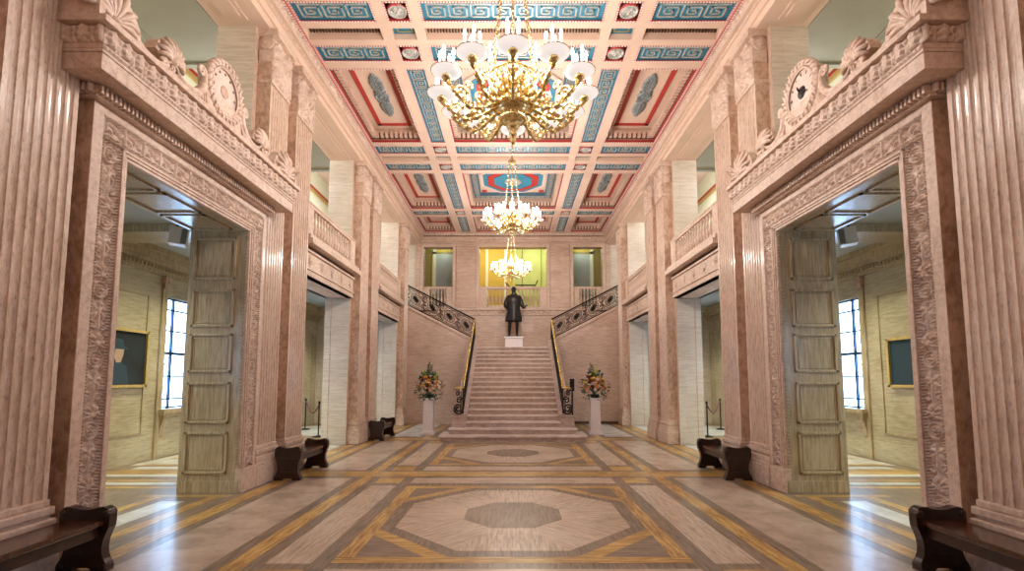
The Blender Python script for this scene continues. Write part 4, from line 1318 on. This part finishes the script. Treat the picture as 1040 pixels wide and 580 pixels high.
for sx in (-.185, .135):
    mb.ball((sx, -.12, .055), .06, 10, 6, 0, (.85, 2.2, .75))
mb.build('bronze_base', M['bronze'], SB, bevel=.008)

# ------------------------------------------------------------------ benches
def make_bench():
    """local: long axis y, centred; wall side is -x"""
    e = empty('hall_bench')
    prof = [(-.24, 0), (-.24, .05), (-.225, .075), (-.205, .10), (-.188, .14), (-.182, .19), (-.19, .25), (-.212, .31), (-.236, .36), (-.242, .42), (-.24, .47), (-.22, .51), (-.18, .53), (-.13, .525),
            (-.08, .512), (0, .505)]
    prof = prof + [(-x, z) for x, z in reversed(prof[:-1])]
    prof.append((.10, 0)); prof.append((.07, .03)); prof.append((-.07, .03)); prof.append((-.10, 0))
    for sy in (-1, 1):
        mb = MB(); y = sy * .575
        mb.prism(prof, 'y', y - .04, y + .04)
        s = mb.build('end_support', M['wood'], e, recalc=True, bevel=.008)
        for sx in (-1, 1):
            mb = MB()
            mb.lathe([(.001, -.055), (.022, -.055), (.03, -.05), (.03, .05), (.022, .055), (.001, .055)], 12, (sx * .205, y, .475), 0, axis='y'); mb.build('scroll_roll', M['wood'], s); mb = MB()
            mb.lathe([(.001, -.05), (.028, -.05), (.034, -.045), (.034, .045), (.028, .05), (.001, .05)], 12, (sx * .205, y, .035), 0, axis='y'); mb.build('foot_roll', M['wood'], s)
        mb = MB()
        for z0, z1, x in ((.10, .13, .13), (.33, .35, .19)):
            mb.box(-x, x, y - .046, y + .046, z0, z1)
        mb.build('moulding', M['wood'], s)
    mb = MB(); mb.box(-.19, .19, -.54, .54, .375, .42); mb.build('seat', M['woodtop'], e, bevel=.01)
    mb = MB(); mb.box(-.15, -.12, -.54, .54, .28, .375); mb.box(.12, .15, -.54, .54, .28, .375); mb.build('apron', M['wood'], e)
    return e
b0 = make_bench()
spots = [(-3.61, 3.76, 'dark mahogany bench cut by the left frame edge, beside the nearest left pilaster'),
         (3.61, 3.76, 'dark mahogany bench cut by the right frame edge, beside the nearest right pilaster'),
         (-3.61, 8.70, 'dark mahogany bench just beyond the left doorway, below the fluted pilasters'),
         (3.61, 8.70, 'dark mahogany bench just beyond the right doorway, below the fluted pilasters'),
         (-3.61, 13.90, 'small looking far bench by the left pier nearest the flower stand')]
for i, (x, y, lb) in enumerate(spots):
    o = b0 if i == 0 else copy_tree(b0)
    o.location = (x, y, .003); o.scale = (.88, 1, 1)
    T(o, lb, 'bench', 'scroll ended wooden benches')

# ------------------------------------------------------------------ flower stands
def petal_mesh(mat, R=.05):
    mb = MB()
    for ring, (n, rr, tilt) in enumerate(((9, R, .25), (7, R * .8, .7), (5, R * .5, 1.1))):
        for k in range(n):
            a = 2 * PI * k / n + ring * .4
            ca, sa = math.cos(a), math.sin(a); ct, st_ = math.cos(tilt), math.sin(tilt)
            w = rr * .42
            def Q(r, s, up=0): return (ca * r * ct - sa * s, sa * r * ct + ca * s, r * st_ + up)
            mb.add([Q(0, 0), Q(rr * .5, w), Q(rr, 0, rr * .12), Q(rr * .5, -w)], [(0, 1, 2, 3)], 0, True)
    mb.ball((0, 0, R * .25), R * .42, 7, 5)
    o = mb.build('bloom', mat); me = o.data; bpy.data.objects.remove(o); return me
PET = [petal_mesh(m) for m in FL]
def make_flowers(x, y, seed, lb, lb2, tall):
    rnd = random.Random(seed)
    pd = T(empty('flower_pedestal', (x, y, 0)), lb2, 'pedestal', 'flower pedestals')
    mb = MB(); mb.box(-.21, .21, -.21, .21, 0, .06); mb.box(-.185, .185, -.185, .185, .06, .10)
    vs = [(-.155, -.155, .10), (.155, -.155, .10), (.155, .155, .10), (-.155, .155, .10), (-.135, -.135, 1.02), (.135, -.135, 1.02), (.135, .135, 1.02), (-.135, .135, 1.02)]
    mb.add(vs, [(0, 1, 5, 4), (1, 2, 6, 5), (2, 3, 7, 6), (3, 0, 4, 7), (4, 5, 6, 7)])
    mb.box(-.165, .165, -.165, .165, 1.02, 1.07)
    mb.build('column', M['whitepaint'], pd, bevel=.006)
    e = T(empty('flower_arrangement', (x, y, 1.07)), lb, 'flowers', 'flower arrangements')
    mb = MB(); mb.lathe([(.001, 0), (.10, 0), (.12, .02), (.14, .10), (.12, .11), (.001, .11)], 14); mb.build('bowl', M['iron'], e)
    cz = .34
    # foliage
    mb = MB()
    for i in range(430):
        a = rnd.uniform(0, 2 * PI); ph = rnd.uniform(-1.05, 1.25); R = rnd.uniform(.24, .44)
        rx = R * (1 if ph < .3 else .8)
        c = Vector((rx * math.cos(a) * math.cos(ph), rx * math.sin(a) * math.cos(ph) * .8, cz + R * 1.05 * math.sin(ph)))
        d = (c - Vector((0, 0, cz - .1))).normalized() + Vector((rnd.uniform(-.5, .5), rnd.uniform(-.5, .5), rnd.uniform(-.5, .3))); d.normalize()
        L_ = rnd.uniform(.06, .13); w = L_ * .22
        s = d.cross(Vector((rnd.uniform(-1, 1), rnd.uniform(-1, 1), 1))).normalized()
        mb.add([c, c + d * L_ * .5 + s * w, c + d * L_, c + d * L_ * .5 - s * w], [(0, 1, 2, 3)], 0 if rnd.random() < .6 else 1, True)
    for i in range(26):
        a = rnd.uniform(0, 2 * PI)
        mb.tube([(0, 0, .1), (.2 * math.cos(a), .16 * math.sin(a), .32), (.36 * math.cos(a), .3 * math.sin(a), .22)], .004, 4)
    f = mb.build('foliage', [M['gstem'], M['dgreen']], e); f['kind'] = 'stuff'
    # blooms
    for i in range(84):
        a = 2 * PI * i * .618 + rnd.uniform(-.2, .2); v = rnd.uniform(-.35, 1.15)
        R = rnd.uniform(.26, .36)
        p = Vector((R * math.cos(a) * math.cos(v), R * math.sin(a) * math.cos(v) * .85, cz + R * 1.05 * math.sin(v)))
        k = rnd.choice([0, 1, 2, 3, 3, 3, 4, 5, 0, 1, 0])
        o = bpy.data.objects.new('bloom', PET[k]); COL.objects.link(o); o.parent = e; o.location = p
        o.rotation_euler = (p - Vector((0, 0, cz - .15))).to_track_quat('Z', 'Y').to_euler()
        s = rnd.uniform(1.0, 1.6); o.scale = (s, s, s)
    # tall spikes
    for (dx, dz, top, mat, nm) in tall:
        mb = MB(); b_ = Vector((dx * .3, rnd.uniform(-.05, .05), cz + .15)); t = Vector((dx, 0, top))
        mb.tube([b_, t], [.008, .003], 5)
        for j in range(22):
            q = b_.lerp(t, .25 + .75 * j / 22); a = j * 2.4; r = .055 * (1 - j / 30)
            if mat == 'lime': mb.ball((q.x + r * .5 * math.cos(a), q.y + r * .5 * math.sin(a), q.z), r * .55, 6, 4, 0)
            else:
                mb.add([q, q + Vector((r * math.cos(a) - .01, r * math.sin(a), .02)), q + Vector((r * 1.4 * math.cos(a), r * 1.4 * math.sin(a), .07)), q + Vector((r * math.cos(a) + .01, r * math.sin(a) + .01, .02))], [(0, 1, 2, 3)])
        mb.build(nm, M[mat], e)
make_flowers(-2.50, 14.88, 3, 'orange, cream and burgundy flowers with lime spikes on the left pedestal', 'white tapered pedestal carrying flowers left of the stairs',
             [(-.20, 0, .92, 'lime', 'flower_spike'), (-.24, 0, .78, 'lime', 'flower_spike'), (.0, 0, 1.06, 'dgreen', 'leaf_spike'), (.07, 0, .96, 'dgreen', 'leaf_spike'), (-.04, 0, .98, 'dgreen', 'leaf_spike'), (.30, 0, .80, 'lime', 'flower_spike'), (.20, 0, .70, 'lime', 'flower_spike')])
make_flowers(2.43, 14.88, 11, 'orange and yellow flowers with one central lime spike on the right pedestal', 'white tapered pedestal carrying flowers right of the stairs',
             [(.02, 0, 1.02, 'lime', 'flower_spike'), (.06, 0, .90, 'lime', 'flower_spike'), (.0, 0, .86, 'lime', 'flower_spike'), (-.12, 0, 1.02, 'dgreen', 'leaf_spike'), (-.16, 0, .86, 'dgreen', 'leaf_spike'), (-.06, 0, .95, 'dgreen', 'leaf_spike')])

# ------------------------------------------------------------------ chandeliers
def arm_root():
    a = empty('arm')
    mb = MB()
    # S-curved branch with leaf swellings
    q = []; rr = []
    for k in range(25):
        t = k / 24
        x = .16 + .74 * t
        z = -.06 - .20 * math.sin(t * PI * .80) + .18 * max(0, t - .6) / .4 * 1.0
        q.append((x, 0, z)); rr.append(.030 + .012 * math.cos(k * 1.3) - .010 * t)
    mb.tube(q, rr, 8)
    def vol(cx, cz, R, sg, a0, turns=1.4, r=.018):
        mb.tube([(cx + R * (1 - .8 * k / 19) * math.cos(a0 + sg * turns * 2 * PI * k / 19), 0, cz + R * (1 - .8 * k / 19) * math.sin(a0 + sg * turns * 2 * PI * k / 19)) for k in range(20)], [r * (1 - .3 * k / 19) for k in range(20)], 7)
    vol(.72, -.12, .09, -1, PI); vol(.45, -.10, .08, 1, -PI / 2); vol(.30, .02, .07, -1, 0); vol(.60, .0, .05, 1, 0, r=.013)
    for k in range(12):      # acanthus leaves along the branch
        x, y, z = q[2 + k * 2 - (k > 10)]
        for sy in (-1, 1):
            mb.add([(x, 0, z + .02), (x + .03, sy * .045, z + .05), (x + .07, sy * .03, z + .03), (x + .03, sy * .012, z - .02)], [(0, 1, 2, 3)], 0, True)
    mb.lathe([(.001, -.03), (.02, -.03), (.055, .0), (.062, .025), (.04, .04), (.02, .05)], 12, (.9, 0, .0))
    for k in range(4):
        an = 2 * PI * k / 4 + PI / 4
        cx, cy = .9 + .085 * math.cos(an), .085 * math.sin(an)
        mb.tube([(.9, 0, .07), (.9 + .05 * math.cos(an), .05 * math.sin(an), .06), (cx, cy, .10)], .009, 5)
        mb.lathe([(.001, 0), (.014, 0), (.024, .012), (.022, .03), (.012, .035)], 8, (cx, cy, .10))
    mb.build('branch', M['gold'], a)
    mb = MB()
    mb.lathe([(.045, .045), (.10, .050), (.15, .062), (.178, .085), (.182, .088), (.17, .09), (.14, .072), (.09, .060), (.045, .055)], 24, (.9, 0, .0))
    mb.build('glass_dish', M['glass_dish'], a)
    mb = MB(); mb.tube([(.9 + .182 * math.cos(t), .182 * math.sin(t), .09) for t in [2 * PI * k / 22 for k in range(22)]], .006, 5, closed=True); mb.build('dish_rim', M['gold'], a)
    for k in range(4):
        an = 2 * PI * k / 4 + PI / 4
        cx, cy = .9 + .085 * math.cos(an), .085 * math.sin(an)
        mb = MB(); mb.lathe([(.013, .13), (.013, .26), (.001, .262)], 8, (cx, cy, 0), 0)
        mb.lathe([(.006, .262), (.013, .275), (.018, .30), (.013, .33), (.001, .36)], 8, (cx, cy, 0), 1)
        mb.build('candle', [M['candle'], M['flame']], a)
    return a
CH0 = None
def body_meshes():
    out = {}
    mb = MB()
    mb.lathe([(.001, -.56), (.012, -.555), (.02, -.53), (.012, -.51), (.035, -.48), (.055, -.45), (.035, -.42), (.07, -.38), (.085, -.35), (.06, -.32), (.10, -.30), (.15, -.27), (.165, -.24), (.14, -.21),
              (.20, -.17), (.235, -.12), (.245, -.07), (.225, -.03), (.20, .0), (.12, .03)], 28)
    for k in range(24):
        a = 2 * PI * k / 24
        mb.ball((.15 * math.cos(a), .15 * math.sin(a), -.255), .026, 6, 4, 0, (1, 1, 1.3))
        mb.ball((.235 * math.cos(a), .235 * math.sin(a), -.09), .032, 6, 4, 0, (1, 1, 1.5))
        mb.tube([(.2 * math.cos(a), .2 * math.sin(a), -.02), (.26 * math.cos(a), .26 * math.sin(a), .02), (.25 * math.cos(a), .25 * math.sin(a), .07)], [.02, .02, .008], 5)
    out['bowl'] = mb
    mb = MB()
    mb.lathe([(.12, .0), (.10, .06), (.06, .10), (.09, .16), (.13, .24), (.12, .32), (.07, .40), (.05, .46), (.08, .50), (.05, .56), (.03, .62), (.03, .80), (.05, .84), (.02, .9)], 20)
    for k in range(12):
        a = 2 * PI * k / 12
        mb.tube([(.10 * math.cos(a), .10 * math.sin(a), .12), (.18 * math.cos(a), .18 * math.sin(a), .25), (.20 * math.cos(a), .20 * math.sin(a), .36), (.15 * math.cos(a), .15 * math.sin(a), .42)], [.02, .028, .022, .010], 6)
        mb.tube([(.12 * math.cos(a), .12 * math.sin(a), .02), (.24 * math.cos(a + .2), .24 * math.sin(a + .2), .12), (.29 * math.cos(a + .2), .29 * math.sin(a + .2), .20), (.25 * math.cos(a + .2), .25 * math.sin(a + .2), .22)], [.022, .024, .02, .008], 6)
    out['stem'] = mb
    mb = MB()
    mb.tube([(.30 * math.cos(2 * PI * k / 40), .30 * math.sin(2 * PI * k / 40), .30) for k in range(40)], .018, 6, closed=True)
    for k in range(6):
        a = 2 * PI * (k + .5) / 6
        mb.tube([(.12 * math.cos(a), .12 * math.sin(a), .20), (.22 * math.cos(a), .22 * math.sin(a), .22), (.30 * math.cos(a), .30 * math.sin(a), .30), (.33 * math.cos(a), .33 * math.sin(a), .38)], .014, 6)
        mb.lathe([(.001, 0), (.014, 0), (.026, .012), (.024, .03), (.012, .035)], 8, (.33 * math.cos(a), .33 * math.sin(a), .38))
    out['upper_ring'] = mb
    mb = MB()
    mb.lathe([(.02, 1.98), (.06, 2.0), (.10, 2.04), (.11, 2.08), (.05, 2.12), (.08, 2.18), (.04, 2.24), (.02, 2.30)], 16)
    for k in range(8):
        a = 2 * PI * k / 8
        mb.tube([(.09 * math.cos(a), .09 * math.sin(a), 2.06), (.13 * math.cos(a), .13 * math.sin(a), 2.12), (.10 * math.cos(a), .10 * math.sin(a), 2.18)], [.012, .018, .006], 5)
    out['crown'] = mb
    return out
def make_chandelier():
    e = empty('chandelier')
    bm_ = body_meshes()
    for nm, mb in bm_.items(): mb.build(nm, M['gold'], e)
    for k in range(6):       # linked chains to the crown
        a = 2 * PI * (k + .5) / 6
        p0 = Vector((.30 * math.cos(a), .30 * math.sin(a), .30)); p1 = Vector((.10 * math.cos(a), .10 * math.sin(a), 2.06))
        mb = MB(); n = 30
        for j in range(n):
            c = p0.lerp(p1, (j + .5) / n); d = (p1 - p0).normalized()
            s = d.cross(Vector((-math.sin(a), math.cos(a), 0)) if j % 2 else Vector((math.cos(a), math.sin(a), 0))).normalized()
            mb.tube([c + d * .038 * math.cos(t) + s * .016 * math.sin(t) for t in [2 * PI * q / 8 for q in range(8)]], .006, 4, closed=True)
            if j % 5 == 2: mb.ball(tuple(c), .020, 6, 4)
        mb.build('chain', M['gold'], e)
    for k in range(6):
        a = 2 * PI * (k + .5) / 6
        mb = MB(); c = (.33 * math.cos(a), .33 * math.sin(a), 0)
        mb.lathe([(.014, .41), (.014, .56), (.001, .562)], 8, c, 0)
        mb.lathe([(.006, .562), (.013, .575), (.018, .60), (.013, .63), (.001, .66)], 8, c, 1)
        mb.build('candle', [M['candle'], M['flame']], e)
    ar = arm_root()
    for k in range(12):
        a = ar if k == 0 else copy_tree(ar)
        a.parent = e; a.rotation_euler = (0, 0, 2 * PI * (k + .5) / 12 + PI / 2 + PI / 12)
        if k % 3: pass
    return e
CH = []
c0 = make_chandelier()
for i, (cy_, sc, lb) in enumerate(((5.98, 1.0, 'largest and nearest gilt chandelier with twelve glass dishes of electric candles'),
                                   (10.95, .667, 'middle gilt chandelier hanging between the big near one and the statue'),
                                   (16.0, .667, 'smallest looking gilt chandelier hanging in front of the yellow upper opening'))):
    o = c0 if i == 0 else copy_tree(c0)
    o.location = (-.02 if i else 0, cy_, 5.12 if i == 0 else 5.15); o.scale = (sc, sc, sc)
    if i == 2: o.location.x = -.06
    T(o, lb, 'chandelier', 'gilt chandeliers of the hall')
    CH.append(o)
for i, o in enumerate(CH):        # rods to the ceiling, a length of their own
    sc = o.scale[0]; top = (8.12 - o.location.z) / sc
    mb = MB(); mb.tube([(0, 0, 2.28), (0, 0, top)], .02, 8); mb.lathe([(.14, top), (.12, top - .05), (.05, top - .10), (.02, top - .12)], 14)
    z = 2.4
    while z < top - .2: mb.ball((0, 0, z), .035, 8, 5); z += .16
    mb.build('ceiling_rod', M['gold'], o)

# ------------------------------------------------------------------ small things
def stanchion(x, y, rz, lb, span):
    e = T(empty('rope_stanchion', (x, y, 0), rz), lb, 'barrier post', 'rope barrier posts')
    mb = MB(); mb.lathe([(.001, .0), (.16, .0), (.16, .02), (.05, .045), (.02, .06), (.02, .92), (.03, .93), (.035, .97), (.02, 1.0), (.001, 1.01)], 14); mb.build('post', M['iron'], e)
    if span:
        mb = MB(); n = 12
        dx, dy = span
        mb.tube([(dx * k / n, dy * k / n, .9 - .30 * math.sin(PI * k / n)) for k in range(n + 1)], .018, 6); mb.build('rope', M['rope'], e)
for S in (1, -1):
    n_ = sidew[S]
    stanchion(S * -6.75, 16.3, 0, 'far dark rope barrier post standing in the %s aisle' % n_, None)
    stanchion(S * -5.5, 14.2, 0, 'nearer dark barrier post with rope in the %s aisle against the white pier' % n_, (S * -1.22, 2.06))
e = T(empty('information_stand', (1.92, 16.2, 0)), 'slim black free standing information stand behind the right stair railing', 'stand')
mb = MB(); mb.box(-.14, .14, -.12, .12, 0, .03); mb.box(-.025, .025, -.02, .02, .03, 1.25); mb.build('post', M['iron'], e, bevel=.004)
mb = MB(); mb.box(-.075, .075, -.03, .02, 1.24, 1.64); mb.build('display_panel', M['iron'], e, bevel=.008)
# paintings
def painting(S, y0, y1, z0, z1, lb, portrait):
    e = T(empty('framed_painting', (S * XA, (y0 + y1) / 2, (z0 + z1) / 2)), lb, 'painting')
    def loc(mb): mb.v = [(x - XA, y - (y0 + y1) / 2, z - (z0 + z1) / 2) for x, y, z in mb.v]; return mb
    mb = MB()
    for (p, q, r_, s_) in ((y0, y1, z0, z0 + .05), (y0, y1, z1 - .05, z1), (y0, y0 + .05, z0, z1), (y1 - .05, y1, z0, z1)):
        mb.box(XA + .022, XA + .075, p, q, r_, s_); mb.box(XA + .05, XA + .06, p, q, r_, s_)
    loc(mb).build('picture_frame', M['goldline'], e, S)
    mb = MB(); mb.box(XA + .022, XA + .035, y0 + .04, y1 - .04, z0 + .04, z1 - .04); loc(mb).build('canvas', M['canvas'] if S == 1 else flat('blue_canvas', (.01, .035, .055), .6), e, S)
    if portrait:
        c = (y0 + y1) / 2 - .18; zm = (z0 + z1) / 2
        mb = MB()
        mb.prism([(c - .02, zm - .10), (c + .08, zm - .08), (c + .13, zm + .06), (c + .14, zm + .16), (c - .06, zm + .16), (c - .08, zm + .0)], 'x', XA + .035, XA + .038, 0)
        mb.prism([(c - .2, zm + .16), (c + .24, zm + .16), (c + .20, zm + .20), (c + .14, zm + .22), (c + .10, zm + .34), (c - .1, zm + .36), (c - .16, zm + .2)], 'x', XA + .035, XA + .040, 1)
        mb.prism([(c - .3, z0 + .06), (c + .3, z0 + .06), (c + .22, zm - .16), (c + .08, zm - .08), (c - .1, zm - .1), (c - .3, zm - .2)], 'x', XA + .035, XA + .039, 1)
        loc(mb).build('painted_figure', [M['skin'], flat('painted_dark_dress', (.02, .05, .07), .4)], e, S)
painting(1, 8.75, 9.84, 1.46, 2.56, 'gilt framed dark portrait of a sitter in a hat, seen through the left doorway', True)
painting(-1, 8.75, 9.60, 1.46, 2.40, 'gilt framed dark blue picture partly hidden, seen through the right doorway', False)
# loudspeakers at the aisle ceiling
for S in (1, -1):
    for (x, y, z, rz, w_) in ((-5.16, 7.5, 3.80, .5, 'in the aisle behind the %s doorway'), (-5.35, 12.3, 3.85, .5, 'high in the open bay beyond the %s doorway')):
        e = T(empty('wall_speaker', (S * x, y, z), S * rz), 'white box loudspeaker ' + w_ % sidew[S], 'speaker')
        mb = MB(); mb.prism([(-.13, -.12), (.10, -.14), (.13, .12), (-.10, .14)], 'y', -.1, .1); mb.build('housing', M['plastic'], e, S, bevel=.012)
        mb = MB(); mb.prism([(.03, -.115), (.10, -.12), (.125, .10), (.05, .11)], 'y', -.112, -.1); mb.build('grille', M['darkplastic'], e, S)
        mb = MB(); mb.tube([(-.02, .02, .13), (-.02, .02, .30)], .015, 6); mb.build('bracket', M['iron'], e, S)
# small gold plates on the far piers
e = MB(); e.box(XF, XF + .012, 12.80, 12.90, 2.0, 2.14)
o = e.build('wall_plate', M['goldline'], None, 1, bevel=.003)
T(o, 'tiny gold rectangular plate on the left fluted pilaster beyond the first balustraded bay', 'plate')

# ------------------------------------------------------------------ lights
def light(kind, loc, power, col, size=.1, rot=(0, 0, 0), size_y=None, name='lamp', spread=None):
    l = bpy.data.lights.new(name, kind); l.energy = power; l.color = col
    o = bpy.data.objects.new(name, l); COL.objects.link(o); o.location = loc; o.rotation_euler = rot
    if kind == 'POINT': l.shadow_soft_size = size
    if kind == 'AREA':
        l.shape = 'RECTANGLE'; l.size = size; l.size_y = size_y or size
        if spread: l.spread = spread
    return o
WARM = (1.0, .90, .84)
for cy_, r, p in ((5.98, .9, 132), (10.95, .6, 102), (16.0, .6, 84)):
    for k in range(4):
        a = PI / 4 + k * PI / 2
        light('POINT', (r * .78 * math.cos(a), cy_ + r * .78 * math.sin(a), 5.55), p, WARM, .12, name='chandelier_glow')
for cy_ in (0.9,):          # the hall goes on behind the viewpoint with the same lamps
    light('POINT', (0, cy_, 5.6), 90, WARM, .5, name='chandelier_glow')
GRN = (1.0, .96, .66)
for S in (1, -1):
    for y, p in ((1, 16), (3.6, 40), (5.98, 46), (9.2, 34), (10.95, 44), (13.5, 44), (16, 48)):
        light('AREA', (S * -6.1, y, 4.05), p, GRN, .6, size_y=1.2, name='aisle_lamp', spread=2.1)
    for y, p, c in ((1, 20, (1, .94, .8)), (5.98, 45, (1, .94, .8)), (10.6, 115, (.97, .98, 1)), (16.8, 150, (.97, .98, 1))):
        light('POINT', (S * -6.0, y, 7.2), p, c, .6, name='gallery_lamp')
    for (a, b_) in ((.4, 1.5), (5.43, 6.53), (10.40, 11.50), (15.45, 16.55)):
        light('AREA', (S * (XA + .02), (a + b_) / 2, 2.2), 12, (.30, .55, 1.0), 1.0, rot=(0, -S * PI / 2, 0), size_y=2.2, name='daylight')
for x, p, c in ((-1.0, 48, (1, .93, .75)), (1.0, 48, (.97, 1, .75)), (-3.2, 16, (.9, 1, .8)), (3.2, 16, (.9, 1, .8))):
    light('POINT', (x, 22.0, 7.6), p, c, .2, name='upper_room_lamp')

w_ = bpy.data.worlds.new('world'); scene.world = w_; w_.use_nodes = True
w_.node_tree.nodes['Background'].inputs[0].default_value = (.8, .85, .9, 1); w_.node_tree.nodes['Background'].inputs[1].default_value = .3

scene.view_settings.view_transform = 'Standard'; scene.view_settings.look = 'None'
scene.view_settings.exposure = 0.0; scene.view_settings.gamma = 1.0; scene.view_settings.use_curve_mapping = False
cy = scene.cycles
cy.use_denoising = True
cy.max_bounces = 8; cy.diffuse_bounces = 5; cy.glossy_bounces = 4; cy.sample_clamp_indirect = 6; cy.caustics_reflective = False; cy.caustics_refractive = False
